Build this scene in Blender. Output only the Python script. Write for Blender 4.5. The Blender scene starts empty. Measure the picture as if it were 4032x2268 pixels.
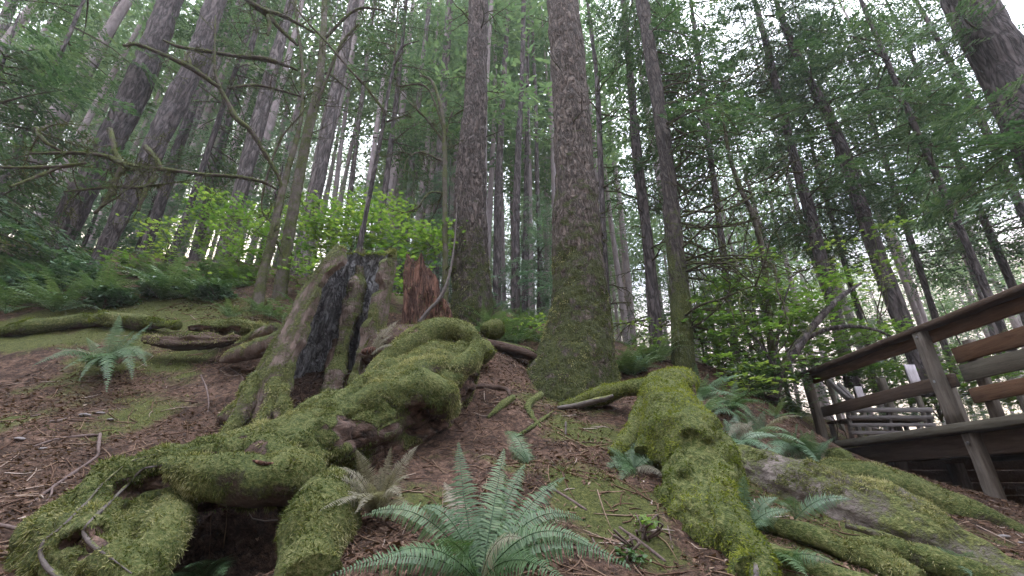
import bpy, math, random
import numpy as np
from mathutils import Vector, Matrix, Euler

random.seed(7)
rng = np.random.default_rng(7)
S = bpy.context.scene
C = S.collection
R = math.radians

# ------------------------------------------------------------------ camera
FPX, CX, CY, PITCH = 1750.0, 2016.0, 1134.0, R(24.3)
cam_d = bpy.data.cameras.new("camera")
cam = bpy.data.objects.new("camera", cam_d)
C.objects.link(cam)
cam_d.sensor_width = 36.0
cam_d.lens = FPX / 4032 * 36.0
cam_d.clip_start = 0.05
cam_d.clip_end = 2000
cam.location = (0, 0, 0)
cam.rotation_euler = (R(90) + PITCH, 0, 0)
S.camera = cam
S.render.resolution_x, S.render.resolution_y = 1024, 576

# ------------------------------------------------------------------ sky and sun
W = bpy.data.worlds.new("World")
S.world = W
W.use_nodes = True
nt = W.node_tree
nt.nodes.clear()
n_out = nt.nodes.new('ShaderNodeOutputWorld')
n_bg = nt.nodes.new('ShaderNodeBackground')
n_sky = nt.nodes.new('ShaderNodeTexSky')
n_sky.sky_type = 'NISHITA'
n_sky.sun_disc = False
SUN_EL, SUN_AZ = R(14), R(-35)          # azimuth measured from +Y towards +X
n_sky.sun_elevation = SUN_EL
n_sky.sun_rotation = SUN_AZ
n_sky.air_density = 1.0
n_sky.dust_density = 2.0
n_geo = nt.nodes.new('ShaderNodeTexCoord')
n_sep = nt.nodes.new('ShaderNodeSeparateXYZ')
n_ramp = nt.nodes.new('ShaderNodeValToRGB')     # thin bright cloud: warm low down, pale lavender above
n_ramp.color_ramp.elements[0].position = 0.0
n_ramp.color_ramp.elements[0].color = (0.26, 0.16, 0.11, 1)
n_ramp.color_ramp.elements[1].position = 0.9
n_ramp.color_ramp.elements[1].color = (1.62, 1.66, 1.86, 1)
e = n_ramp.color_ramp.elements.new(0.30)
e.color = (0.30, 0.215, 0.17, 1)
e = n_ramp.color_ramp.elements.new(0.44)
e.color = (0.30, 0.315, 0.385, 1)
n_mul = nt.nodes.new('ShaderNodeMix')
n_mul.data_type = 'RGBA'
n_mul.blend_type = 'MULTIPLY'
n_mul.inputs[0].default_value = 1.0
n_mul.inputs[7].default_value = (8.0, 8.0, 8.0, 1)
n_mix = nt.nodes.new('ShaderNodeMix')
n_mix.data_type = 'RGBA'
n_mix.inputs[0].default_value = 0.75
nt.links.new(n_geo.outputs['Generated'], n_sep.inputs[0])
nt.links.new(n_sep.outputs[2], n_ramp.inputs[0])
nt.links.new(n_ramp.outputs[0], n_mul.inputs[6])
nt.links.new(n_sky.outputs[0], n_mix.inputs[6])
nt.links.new(n_mul.outputs[2], n_mix.inputs[7])
nt.links.new(n_mix.outputs[2], n_bg.inputs[0])
n_bg.inputs[1].default_value = 0.12
nt.links.new(n_bg.outputs[0], n_out.inputs[0])

sun_d = bpy.data.lights.new("sun", 'SUN')
sun = bpy.data.objects.new("sun", sun_d)
C.objects.link(sun)
sun_d.energy = 0.6
sun_d.angle = R(20)
sun_d.color = (1.0, 0.88, 0.74)
sv = Vector((math.sin(SUN_AZ) * math.cos(SUN_EL), math.cos(SUN_AZ) * math.cos(SUN_EL), math.sin(SUN_EL)))
sun.rotation_euler = sv.to_track_quat('Z', 'Y').to_euler()
sun.location = (0, 0, 40)

S.view_settings.view_transform = 'Standard'
S.view_settings.look = 'None'
S.view_settings.exposure = 2.9
S.view_settings.gamma = 1.0
S.cycles.use_denoising = True
S.cycles.max_bounces = 6
S.cycles.diffuse_bounces = 3
S.cycles.transmission_bounces = 3
S.cycles.glossy_bounces = 2
S.cycles.volume_bounces = 0

# ------------------------------------------------------------------ geometry helpers
CP, SP = math.cos(PITCH), math.sin(PITCH)

def ray(px, py):
    u = (px - CX) / FPX
    v = (CY - py) / FPX
    return u, CP - v * SP, SP + v * CP

def at(px, py, Y):
    u, dy, dz = ray(px, py)
    k = Y / dy
    return np.array([u * k, Y, dz * k])

def mpp(px, py, Y):                      # metres per photo pixel at that depth
    return Y / ray(px, py)[1] / FPX

def _h(ix, iy, iz):
    with np.errstate(over='ignore'):
        n = (ix.astype(np.int64) * 374761393 + iy.astype(np.int64) * 668265263 + iz.astype(np.int64) * 1440662683) & 0xffffffff
        n = ((n ^ (n >> 13)) * 1274126177) & 0xffffffff
        n = (n ^ (n >> 16)) & 0xffff
    return n / 65535.0

def vnoise(p):
    p = np.asarray(p, float)
    i = np.floor(p).astype(np.int64)
    f = p - i
    f = f * f * (3 - 2 * f)
    r = 0
    for dx in (0, 1):
        for dy in (0, 1):
            for dz in (0, 1):
                w = (f[:, 0] if dx else 1 - f[:, 0]) * (f[:, 1] if dy else 1 - f[:, 1]) * (f[:, 2] if dz else 1 - f[:, 2])
                r = r + w * _h(i[:, 0] + dx, i[:, 1] + dy, i[:, 2] + dz)
    return r * 2 - 1

def fbm(p, octv=4):
    p = np.asarray(p, float)
    r, a = 0, 1.0
    for k in range(octv):
        r = r + a * vnoise(p * (2 ** k) + 17.3 * k)
        a *= 0.5
    return r

class Buf:
    """collects vertices, quads, triangles and one random value per vertex"""
    def __init__(self):
        self.v, self.q, self.t, self.r, self.n = [], [], [], [], 0
    def add(self, V, Q=None, T=None, r=None):
        V = np.asarray(V, float).reshape(-1, 3)
        if Q is not None and len(Q): self.q.append(np.asarray(Q, int) + self.n)
        if T is not None and len(T): self.t.append(np.asarray(T, int) + self.n)
        self.v.append(V)
        if r is None: r = 0.0
        self.r.append(np.broadcast_to(np.asarray(r, float), (len(V),)))
        self.n += len(V)
        return self
    def arrays(self):
        V = np.concatenate(self.v) if self.v else np.zeros((0, 3))
        Q = np.concatenate(self.q) if self.q else np.zeros((0, 4), int)
        T = np.concatenate(self.t) if self.t else np.zeros((0, 3), int)
        r = np.concatenate(self.r) if self.r else np.zeros((0,))
        return V, Q, T, r
    def mesh(self, name, mat, smooth=True, other=None):
        """other = (Buf, material): a second material in the same mesh, e.g. the wood inside a crown"""
        nf = None
        if other is not None and other[0].n:
            V, Q, T, r = self.arrays()
            V2, Q2, T2, r2 = other[0].arrays()
            nf = np.concatenate([np.zeros(len(Q)), np.ones(len(Q2)), np.zeros(len(T)), np.ones(len(T2))]).astype(np.int32)
            n0 = len(V)
            V, Q, T, r = np.concatenate([V, V2]), np.concatenate([Q, Q2 + n0]), np.concatenate([T, T2 + n0]), np.concatenate([r, r2])
        else:
            V, Q, T, r = self.arrays()
        me = bpy.data.meshes.new(name)
        me.vertices.add(len(V))
        me.vertices.foreach_set('co', V.astype(np.float32).ravel())
        nl = Q.size + T.size
        me.loops.add(nl)
        me.loops.foreach_set('vertex_index', np.concatenate([Q.ravel(), T.ravel()]).astype(np.int32))
        tot = np.concatenate([np.full(len(Q), 4), np.full(len(T), 3)]).astype(np.int32)
        me.polygons.add(len(tot))
        st = np.concatenate([[0], np.cumsum(tot)[:-1]]).astype(np.int32) if len(tot) else np.zeros(0, np.int32)
        me.polygons.foreach_set('loop_start', st)
        me.polygons.foreach_set('use_smooth', np.full(len(tot), smooth, dtype=bool))
        at_ = me.attributes.new('rnd', 'FLOAT', 'POINT')
        at_.data.foreach_set('value', r.astype(np.float32))
        me.materials.append(mat)
        if nf is not None:
            me.materials.append(other[1])
            me.polygons.foreach_set('material_index', nf)
        me.update(calc_edges=True)
        return me

def link(name, me, parent=None, loc=None):
    o = bpy.data.objects.new(name, me)
    C.objects.link(o)
    if parent is not None: o.parent = parent
    if loc is not None: o.location = loc
    return o

def tag(o, label, cat, group=None, kind=None):
    o['label'] = label
    o['category'] = cat
    if group: o['group'] = group
    if kind: o['kind'] = kind
    return o

def thing(name, label, cat, loc, group=None, rz=0.0):
    o = bpy.data.objects.new(name, None)
    C.objects.link(o)
    o.location = loc
    o.rotation_euler = (0, 0, rz)
    o.empty_display_size = 0.2
    return tag(o, label, cat, group)

def part(name, buf, mat, root, smooth=True, local=True, other=None):
    """buf in world coordinates, stored relative to root"""
    me = buf.mesh(name, mat, smooth, other)
    if local:
        off = np.array(root.location)
        n = len(me.vertices)
        co = np.empty(n * 3, np.float32)
        me.vertices.foreach_get('co', co)
        co = co.reshape(-1, 3) - off.astype(np.float32)
        me.vertices.foreach_set('co', co.ravel())
        me.update()
    return link(name, me, root)

def catmull(P, n):
    P = np.asarray(P, float)
    if len(P) < 3:
        t = np.linspace(0, 1, n)[:, None]
        return P[0] * (1 - t) + P[-1] * t
    Q = np.vstack([2 * P[0] - P[1], P, 2 * P[-1] - P[-2]])
    seg = len(P) - 1
    u = np.linspace(0, seg, n)
    i = np.minimum(u.astype(int), seg - 1)
    t = (u - i)[:, None]
    p0, p1, p2, p3 = Q[i], Q[i + 1], Q[i + 2], Q[i + 3]
    return 0.5 * (2 * p1 + (p2 - p0) * t + (2 * p0 - 5 * p1 + 4 * p2 - p3) * t ** 2 + (3 * p1 - p0 - 3 * p2 + p3) * t ** 3)

def tube(P, rad, ns=10, nr=None, amp=0.0, freq=3.0, stretch=1.0, closed=True, flat=1.0, ridge=0.0, nridge=9, seed=0.0, amp2=0.0, freq2=11.0, slong=0.5):
    """a smooth tapered tube through points P; returns V, quads, tris"""
    P = np.asarray(P, float)
    rad = np.asarray(rad, float)
    L = np.sum(np.linalg.norm(np.diff(P, axis=0), axis=1))
    if nr is None:
        nr = int(np.clip(L / max(2 * math.pi * rad.mean() / ns, 1e-3) / 1.3, len(P) * 2, 220))
    C4 = catmull(np.hstack([P, rad[:, None]]), nr)
    X, r = C4[:, :3], np.maximum(C4[:, 3], 1e-4)
    T = np.gradient(X, axis=0)
    T /= np.linalg.norm(T, axis=1)[:, None] + 1e-12
    up = np.array([0, 0, 1.0]) if abs(T[0][2]) < 0.9 else np.array([0, -1.0, 0])
    N = np.zeros_like(X)
    n = up - T[0] * np.dot(up, T[0])
    n /= np.linalg.norm(n)
    for k in range(nr):
        n = n - T[k] * np.dot(n, T[k])
        n /= np.linalg.norm(n) + 1e-12
        N[k] = n
    B = np.cross(T, N)
    a = np.linspace(0, 2 * math.pi, ns, endpoint=False)
    ca, sa = np.cos(a), np.sin(a)
    D = N[:, None, :] * ca[None, :, None] * flat + B[:, None, :] * sa[None, :, None]
    rr = np.repeat(r[:, None], ns, axis=1)
    s = np.concatenate([[0], np.cumsum(np.linalg.norm(np.diff(X, axis=0), axis=1))])
    if ridge:
        q = np.stack([np.repeat((ca * nridge / 6.28)[None], nr, 0), np.repeat((sa * nridge / 6.28)[None], nr, 0),
                      np.repeat((s * slong)[:, None], ns, 1)], -1).reshape(-1, 3) + seed
        rr = rr * (1 + ridge * fbm(q, 3).reshape(nr, ns))
    V = X[:, None, :] + D * rr[:, :, None]
    if amp:
        q = V.reshape(-1, 3) * freq + seed
        d = fbm(q, 4).reshape(nr, ns)
        V = V + D * (d * amp)[:, :, None]
        if amp2:
            d = fbm(V.reshape(-1, 3) * freq2 + seed, 3).reshape(nr, ns)
            V = V + D * (d * amp2)[:, :, None]
    V = V.reshape(-1, 3)
    k = np.arange(nr - 1)[:, None] * ns
    j = np.arange(ns)[None, :]
    j2 = (j + 1) % ns
    Q = np.stack([k + j, k + j2, k + ns + j2, k + ns + j], -1).reshape(-1, 4)
    Tt = np.zeros((0, 3), int)
    if closed:
        c0, c1 = len(V), len(V) + 1
        V = np.vstack([V, X[0], X[-1]])
        jj, jn = np.arange(ns), (np.arange(ns) + 1) % ns
        Tt = np.vstack([np.stack([np.full(ns, c0), jn, jj], -1),
                        np.stack([np.full(ns, c1), (nr - 1) * ns + jj, (nr - 1) * ns + jn], -1)])
    return V, Q, Tt

def ptube(buf, pts, **kw):
    """tube through (px, py, Y, half-width in photo px)"""
    P = [at(p[0], p[1], p[2]) for p in pts]
    r = [p[3] * mpp(p[0], p[1], p[2]) for p in pts]
    V, Q, T = tube(P, r, **kw)
    buf.add(V, Q, T)
    return V, Q

from mathutils.bvhtree import BVHTree
def cast(tree, px, py):
    d = Vector(ray(px, py)).normalized()
    loc, nrm, idx, dist = tree.ray_cast(Vector((0, 0, 0)), d)
    return None if loc is None else np.array(loc)

def moss_blades(V, Q, count, length, width, up=0.0, gravity=0.6, mask_scale=2.5, mask_lo=-0.1, seed=0.0, zmax=None, avoid=None, wgt=None):
    """tufts growing on the upward faces of a surface, one triangle each, hanging over with their weight"""
    a, b, c, d = V[Q[:, 0]], V[Q[:, 1]], V[Q[:, 2]], V[Q[:, 3]]
    N = np.cross(c - a, d - b)
    A = np.linalg.norm(N, axis=1)
    N = N / (A[:, None] + 1e-12)
    ctr = (a + b + c + d) / 4
    w = A * np.clip((N[:, 2] - up) * 2.2 + 0.25, 0, 1) * (fbm(ctr * mask_scale + seed, 3) > mask_lo)
    if zmax is not None: w = w * (ctr[:, 2] < zmax)
    if wgt is not None: w = w * (wgt + .02)
    for (ac, ar) in (avoid or []): w = w * (np.linalg.norm(ctr - ac, axis=1) > ar)
    if w.sum() <= 0: return np.zeros((0, 3)), np.zeros((0, 3), int), np.zeros(0)
    f = rng.choice(len(Q), size=count, p=w / w.sum())
    s, t = rng.random((count, 1)), rng.random((count, 1))
    p = (a[f] * (1 - s) + b[f] * s) * (1 - t) + (d[f] * (1 - s) + c[f] * s) * t
    n = N[f]
    g = np.zeros((count, 3)); g[:, 2] = -1
    dirn = n * rng.uniform(0.15, 0.65, (count, 1)) + rng.normal(0, 0.5, (count, 3)) + g * (gravity * (1.1 - n[:, 2:3]) * rng.uniform(0.4, 1.1, (count, 1)))
    dirn /= np.linalg.norm(dirn, axis=1)[:, None] + 1e-9
    side = np.cross(dirn, rng.normal(0, 1, (count, 3)))
    side /= np.linalg.norm(side, axis=1)[:, None] + 1e-9
    cl = np.clip(0.8 + 0.75 * fbm(p * 15.0 + 3.1, 2), 0.25, 1.8)[:, None]
    ln = length * rng.uniform(0.45, 1.3, (count, 1)) * cl
    wd = width * rng.uniform(0.6, 1.3, (count, 1))
    p = p - n * 0.004
    VV = np.stack([p - side * wd * 0.5, p + side * wd * 0.5, p + dirn * ln], 1).reshape(-1, 3)
    TT = np.arange(count * 3).reshape(-1, 3)
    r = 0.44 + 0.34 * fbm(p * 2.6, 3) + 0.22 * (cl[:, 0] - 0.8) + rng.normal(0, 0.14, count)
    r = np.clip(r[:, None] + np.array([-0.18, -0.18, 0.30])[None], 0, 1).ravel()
    return VV, TT, r

def box(buf, c, size, rot=None):
    x, y, z = np.array(size) / 2
    V = np.array([[-x, -y, -z], [x, -y, -z], [x, y, -z], [-x, y, -z], [-x, -y, z], [x, -y, z], [x, y, z], [-x, y, z]])
    if rot is not None:
        V = V @ np.array(Euler(rot).to_matrix()).T
    buf.add(V + np.array(c), [[0, 3, 2, 1], [4, 5, 6, 7], [0, 1, 5, 4], [1, 2, 6, 5], [2, 3, 7, 6], [3, 0, 4, 7]])

def beam(buf, a, b, w, h, bev=0.008, wob=0.004):
    """a weathered squared timber from a to b: bevelled section, several rings, slightly uneven"""
    a, b = np.array(a, float), np.array(b, float)
    L = np.linalg.norm(b - a)
    t = (b - a) / L
    up = np.array([0, 0, 1.0]) if abs(t[2]) < 0.8 else np.array([0, 1.0, 0])
    s = np.cross(t, up); s /= np.linalg.norm(s)
    u = np.cross(s, t)
    x, z = w / 2, h / 2
    sec = np.array([[-x + bev, -z], [x - bev, -z], [x, -z + bev], [x, z - bev], [x - bev, z], [-x + bev, z], [-x, z - bev], [-x, -z + bev]])
    n = max(3, int(L / 0.12))
    V = []
    for k in range(n + 1):
        V.append(a + t * L * k / n + sec[:, :1] * s + sec[:, 1:] * u)
    V = np.concatenate(V)
    V = V + np.stack([vnoise(V * 4 + 9.1 * i) for i in range(3)], -1) * wob
    Q = []
    for k in range(n):
        for j in range(8):
            Q.append([k * 8 + j, k * 8 + (j + 1) % 8, k * 8 + 8 + (j + 1) % 8, k * 8 + 8 + j])
    c0 = len(V)
    V = np.vstack([V, V[:8].mean(0), V[-8:].mean(0)])
    T = [[c0, (j + 1) % 8, j] for j in range(8)] + [[c0 + 1, n * 8 + j, n * 8 + (j + 1) % 8] for j in range(8)]
    buf.add(V, Q, T)

# ------------------------------------------------------------------ materials
def nodes(name, rough=0.85, spec=0.3):
    m = bpy.data.materials.new(name)
    m.use_nodes = True
    t = m.node_tree
    b = t.nodes['Principled BSDF']
    b.inputs['Roughness'].default_value = rough
    b.inputs['Specular IOR Level'].default_value = spec
    return m, t, b

def N(t, typ, **kw):
    n = t.nodes.new(typ)
    for k, v in kw.items(): setattr(n, k, v)
    return n

def ramp(t, src, stops):
    r = N(t, 'ShaderNodeValToRGB')
    cr = r.color_ramp
    while len(cr.elements) < len(stops): cr.elements.new(0.5)
    for e, (p, c) in zip(cr.elements, stops):
        e.position = p
        e.color = (*c, 1) if len(c) == 3 else c
    t.links.new(src, r.inputs[0])
    return r.outputs[0]

def noise(t, scale, detail=6, rough=0.6, vec=None, dist=0.0):
    n = N(t, 'ShaderNodeTexNoise')
    n.inputs['Scale'].default_value = scale
    n.inputs['Detail'].default_value = detail
    n.inputs['Roughness'].default_value = rough
    n.inputs['Distortion'].default_value = dist
    if vec is not None: t.links.new(vec, n.inputs['Vector'])
    return n.outputs[0]

def mapping(t, scale, coord='Object'):
    tc = N(t, 'ShaderNodeTexCoord')
    mp = N(t, 'ShaderNodeMapping')
    mp.inputs['Scale'].default_value = scale
    t.links.new(tc.outputs[coord], mp.inputs['Vector'])
    return mp.outputs[0]

def mix(t, fac, a, b, typ='MIX'):
    m = N(t, 'ShaderNodeMix', data_type='RGBA', blend_type=typ)
    for i, v in ((0, fac), (6, a), (7, b)):
        if isinstance(v, (int, float)): m.inputs[i].default_value = v
        elif isinstance(v, tuple): m.inputs[i].default_value = (*v, 1)
        else: t.links.new(v, m.inputs[i])
    return m.outputs[2]

def math_(t, op, a, b=None, clamp=False):
    m = N(t, 'ShaderNodeMath', operation=op, use_clamp=clamp)
    for i, v in ((0, a), (1, b)):
        if v is None: continue
        if isinstance(v, (int, float)): m.inputs[i].default_value = v
        else: t.links.new(v, m.inputs[i])
    return m.outputs[0]

def bump(t, b, h, strength=0.6, dist=0.02):
    n = N(t, 'ShaderNodeBump')
    n.inputs['Strength'].default_value = strength
    n.inputs['Distance'].default_value = dist
    t.links.new(h, n.inputs['Height'])
    t.links.new(n.outputs[0], b.inputs['Normal'])

def leaf_mat(name, stops, rough=0.5, transl=0.35, spec=0.4):
    m, t, b = nodes(name, rough, spec)
    a = N(t, 'ShaderNodeAttribute', attribute_name='rnd')
    col = ramp(t, a.outputs['Fac'], stops)
    t.links.new(col, b.inputs['Base Color'])
    tr = N(t, 'ShaderNodeBsdfTranslucent')
    bright = mix(t, 1.0, col, (1.5, 1.6, 0.9), 'MULTIPLY')
    t.links.new(bright, tr.inputs['Color'])
    ms = N(t, 'ShaderNodeMixShader')
    ms.inputs[0].default_value = transl
    t.links.new(b.outputs[0], ms.inputs[1])
    t.links.new(tr.outputs[0], ms.inputs[2])
    t.links.new(ms.outputs[0], t.nodes['Material Output'].inputs['Surface'])
    return m

MOSS = [(0.0, (0.018, 0.025, 0.008)), (0.35, (0.055, 0.072, 0.018)), (0.65, (0.138, 0.140, 0.050)), (1.0, (0.40, 0.37, 0.21))]
MOSS_DARK = [(0.0, (0.016, 0.020, 0.008)), (0.35, (0.040, 0.048, 0.014)), (0.65, (0.080, 0.088, 0.028)), (1.0, (0.15, 0.15, 0.06))]

def wood_mat(name, base, moss=0.0, moss_up=0.5, scale=(1, 1, 1), fiber=12.0, rough=0.9, bumpd=0.03, zfade=None, mstops=MOSS, mscale=3.0, crack=0.0, bare=None):
    """bark or weathered wood; moss settles on faces that look up and in noise-shaped patches"""
    m, t, b = nodes(name, rough, 0.2)
    v = mapping(t, scale)
    n1 = noise(t, fiber, 8, 0.65, v, 0.4)
    n2 = noise(t, 2.3, 4, 0.6, mapping(t, (1, 1, 1)))
    col = ramp(t, n1, [(0.28, tuple(c * 0.35 for c in base)), (0.5, base), (0.75, tuple(min(1, c * 1.7) for c in base))])
    col = mix(t, math_(t, 'MULTIPLY', n2, 0.5), col, tuple(c * f for c, f in zip(base, (1.35, 1.1, 1.0))))
    h = n1
    if crack:
        fu = noise(t, crack, 5, 0.55, mapping(t, (scale[0], scale[1], scale[2] * 0.55)), 0.7)
        ed = math_(t, 'ABSOLUTE', math_(t, 'SUBTRACT', fu, 0.5))
        ed = ramp(t, ed, [(0.0, (0.12, 0.12, 0.12)), (0.05, (0.55, 0.55, 0.55)), (0.13, (1, 1, 1))])
        col = mix(t, 0.8, col, ed, 'MULTIPLY')
        h = math_(t, 'ADD', n1, math_(t, 'MULTIPLY', ed, 1.6))
    if moss > 0:
        g = N(t, 'ShaderNodeNewGeometry')
        sp = N(t, 'ShaderNodeSeparateXYZ')
        t.links.new(g.outputs['Normal'], sp.inputs[0])
        nm = noise(t, mscale, 6, 0.65, mapping(t, (1, 1, 1)))
        nf = noise(t, 45, 4, 0.7, mapping(t, (1, 1, 1)))
        k = math_(t, 'ADD', math_(t, 'MULTIPLY', sp.outputs[2], moss_up), math_(t, 'MULTIPLY', math_(t, 'SUBTRACT', nm, 0.5), 2.4))
        k = math_(t, 'ADD', k, moss - 0.5)
        k = math_(t, 'ADD', k, math_(t, 'MULTIPLY', math_(t, 'SUBTRACT', nf, 0.5), 0.7))
        if zfade:
            tc = N(t, 'ShaderNodeSeparateXYZ')
            t.links.new(mapping(t, (1, 1, 1)), tc.inputs[0])
            zz = N(t, 'ShaderNodeMapRange')
            zz.inputs[1].default_value, zz.inputs[2].default_value = zfade
            zz.inputs[3].default_value, zz.inputs[4].default_value = 0.6, -1.0
            t.links.new(tc.outputs[2], zz.inputs[0])
            k = math_(t, 'ADD', k, zz.outputs[0])
        if bare:
            a = N(t, 'ShaderNodeAttribute', attribute_name='rnd')
            k = math_(t, 'SUBTRACT', k, math_(t, 'MULTIPLY', a.outputs['Fac'], 2.0))
            rc = ramp(t, n1, [(0.36, tuple(c * .10 for c in bare)), (0.50, bare), (0.66, tuple(c * 2.6 for c in bare))])
            col = mix(t, a.outputs['Fac'], col, rc)
        k = ramp(t, k, [(0.28, (0, 0, 0)), (0.55, (1, 1, 1))])
        mc = ramp(t, math_(t, 'ADD', math_(t, 'MULTIPLY', nf, 0.7), math_(t, 'MULTIPLY', nm, 0.3)),
                  [(0.30, mstops[0][1]), (0.45, mstops[1][1]), (0.60, mstops[2][1]), (0.78, mstops[3][1])])
        col = mix(t, k, col, mc)
        h = math_(t, 'ADD', h, math_(t, 'MULTIPLY', math_(t, 'MULTIPLY', nf, k), 1.5))
    t.links.new(col, b.inputs['Base Color'])
    bump(t, b, h, 0.8, bumpd)
    return m

def noise_col(t, scale, vec):
    n = N(t, 'ShaderNodeTexNoise')
    n.inputs['Scale'].default_value = scale
    t.links.new(vec, n.inputs['Vector'])
    return n.outputs['Color']

M = {}
M['bark_main'] = wood_mat('bark_main', (0.140, 0.115, 0.100), mstops=MOSS_DARK, moss=0.46, moss_up=0.3, scale=(1, 1, 0.5), fiber=24, bumpd=0.06, zfade=(1.4, 9.5), crack=13, mscale=5)
M['bark_second'] = wood_mat('bark_second', (0.130, 0.108, 0.098), mstops=MOSS_DARK, moss=0.42, moss_up=0.3, scale=(1, 1, 0.5), fiber=24, bumpd=0.06, zfade=(0.5, 6.5), crack=13, mscale=5)
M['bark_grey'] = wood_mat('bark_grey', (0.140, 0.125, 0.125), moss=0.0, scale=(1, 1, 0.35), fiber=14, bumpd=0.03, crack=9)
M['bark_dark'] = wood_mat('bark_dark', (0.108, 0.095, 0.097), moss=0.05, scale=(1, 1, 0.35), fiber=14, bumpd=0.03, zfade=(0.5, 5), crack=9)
M['bark_far'] = wood_mat('bark_far', (0.215, 0.195, 0.205), moss=0.0, scale=(1, 1, 0.3), fiber=9, bumpd=0.02)  # pale tone stands in for haze and open-sky light on distant trunks
M['bark_maple'] = wood_mat('bark_maple', (0.080, 0.070, 0.060), mstops=MOSS_DARK, moss=0.88, moss_up=0.4, scale=(1, 1, 0.5), fiber=20, bumpd=0.01, mscale=5)
M['bark_hemlock'] = wood_mat('bark_hemlock', (0.078, 0.067, 0.062), crack=12, mstops=MOSS_DARK, moss=0.72, moss_up=0.2, scale=(1, 1, 0.4), fiber=18, bumpd=0.02, zfade=(1, 7), mscale=4)
M['moss_limb'] = wood_mat('moss_limb', (0.06, 0.048, 0.042), mstops=MOSS_DARK, moss=0.95, moss_up=0.35, scale=(1, 1, 1), fiber=20, bumpd=0.01, mscale=6)
M['log'] = wood_mat('log', (0.070, 0.050, 0.042), moss=1.25, moss_up=0.35, scale=(0.6, 1.2, 1.2), fiber=14, bumpd=0.04, mscale=2.6, bare=(0.070, 0.044, 0.034))
M['nurse_log'] = wood_mat('nurse_log', (0.075, 0.060, 0.045), moss=1.35, moss_up=0.2, fiber=14, bumpd=0.03, mscale=2.2)
M['slab'] = wood_mat('slab', (0.128, 0.112, 0.102), moss=0.80, moss_up=0.25, scale=(0.5, 1.4, 1.4), fiber=16, bumpd=0.03, mscale=2.0)
M['stump'] = wood_mat('stump', (0.150, 0.118, 0.104), moss=0.90, moss_up=0.5, scale=(1.3, 1.3, 0.14), fiber=15, bumpd=0.06, mscale=3.4)
M['char'] = wood_mat('char', (0.27, 0.275, 0.29), scale=(1, 1, 0.7), fiber=9, bumpd=0.06, crack=12)
M['rot'] = wood_mat('rot', (0.165, 0.088, 0.064), moss=0.12, scale=(1.2, 1.2, 0.4), fiber=18, crack=14, bumpd=0.06, zfade=None)
M['rot_dark'] = wood_mat('rot_dark', (0.056, 0.038, 0.030), moss=0.1, scale=(0.5, 1.2, 1.2), fiber=16, bumpd=0.04)
M['grey_root'] = wood_mat('grey_root', (0.088, 0.078, 0.074), moss=0.34, scale=(1, 1, 1), fiber=20, bumpd=0.01)
M['twig'] = wood_mat('twig', (0.095, 0.072, 0.066), scale=(1, 1, 1), fiber=25, bumpd=0.005)
M['moss'] = leaf_mat('moss', MOSS, 0.9, 0.25, 0.15)
M['moss_limb_tuft'] = leaf_mat('moss_limb_tuft', MOSS_DARK, 0.9, 0.25, 0.15)
M['moss_bright'] = leaf_mat('moss_bright', [(0.0, (0.035, 0.052, 0.008)), (0.4, (0.070, 0.092, 0.014)), (0.7, (0.142, 0.165, 0.022)), (1.0, (0.27, 0.28, 0.06))], 0.9, 0.25, 0.15)
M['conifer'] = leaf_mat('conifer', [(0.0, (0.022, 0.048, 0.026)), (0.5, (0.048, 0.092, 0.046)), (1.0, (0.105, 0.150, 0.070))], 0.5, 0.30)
M['conifer_far'] = leaf_mat('conifer_far', [(0.0, (0.060, 0.105, 0.070)), (0.5, (0.100, 0.160, 0.100)), (1.0, (0.170, 0.235, 0.130))], 0.6, 0.35)  # paler greens carry the distance haze in the colour
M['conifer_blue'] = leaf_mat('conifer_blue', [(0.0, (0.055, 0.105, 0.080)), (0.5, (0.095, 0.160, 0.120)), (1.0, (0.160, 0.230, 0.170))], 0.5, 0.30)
M['maple_leaf'] = leaf_mat('maple_leaf', [(0.0, (0.045, 0.095, 0.020)), (0.5, (0.098, 0.162, 0.034)), (1.0, (0.215, 0.270, 0.070))], 0.45, 0.5)
M['fern'] = leaf_mat('fern', [(0.0, (0.024, 0.056, 0.020)), (0.5, (0.055, 0.106, 0.040)), (1.0, (0.135, 0.188, 0.088))], 0.5, 0.22, 0.4)
M['fern_brightened'] = leaf_mat('fern_brightened', [(0.0, (0.040, 0.080, 0.042)), (0.5, (0.085, 0.145, 0.082)), (1.0, (0.175, 0.240, 0.155))], 0.45, 0.22, 0.45)  # fern greens brightened in colour to make up for shade
M['fern_dry'] = leaf_mat('fern_dry', [(0.0, (0.090, 0.080, 0.050)), (0.5, (0.170, 0.155, 0.110)), (1.0, (0.26, 0.235, 0.180))], 0.6, 0.25)
M['salal'] = leaf_mat('salal', [(0.0, (0.022, 0.058, 0.026)), (0.5, (0.060, 0.120, 0.060)), (1.0, (0.150, 0.220, 0.150))], 0.3, 0.2, 0.6)
M['litter'] = leaf_mat('litter', [(0.0, (0.035, 0.020, 0.016)), (0.45, (0.100, 0.056, 0.036)), (0.8, (0.19, 0.125, 0.085)), (1.0, (0.36, 0.30, 0.27))], 0.85, 0.1, 0.2)
M['deck_wood'] = wood_mat('deck_wood', (0.082, 0.048, 0.028), moss=0.0, scale=(2, 0.25, 2), fiber=14, bumpd=0.012)
M['deck_rail'] = wood_mat('deck_rail', (0.056, 0.040, 0.030), moss=0.0, scale=(2, 0.2, 2), fiber=16, bumpd=0.012)
M['deck_grey'] = wood_mat('deck_grey', (0.100, 0.090, 0.078), moss=0.14, moss_up=0.2, scale=(2, 2, 0.25), fiber=16, bumpd=0.012, mscale=4)
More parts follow.
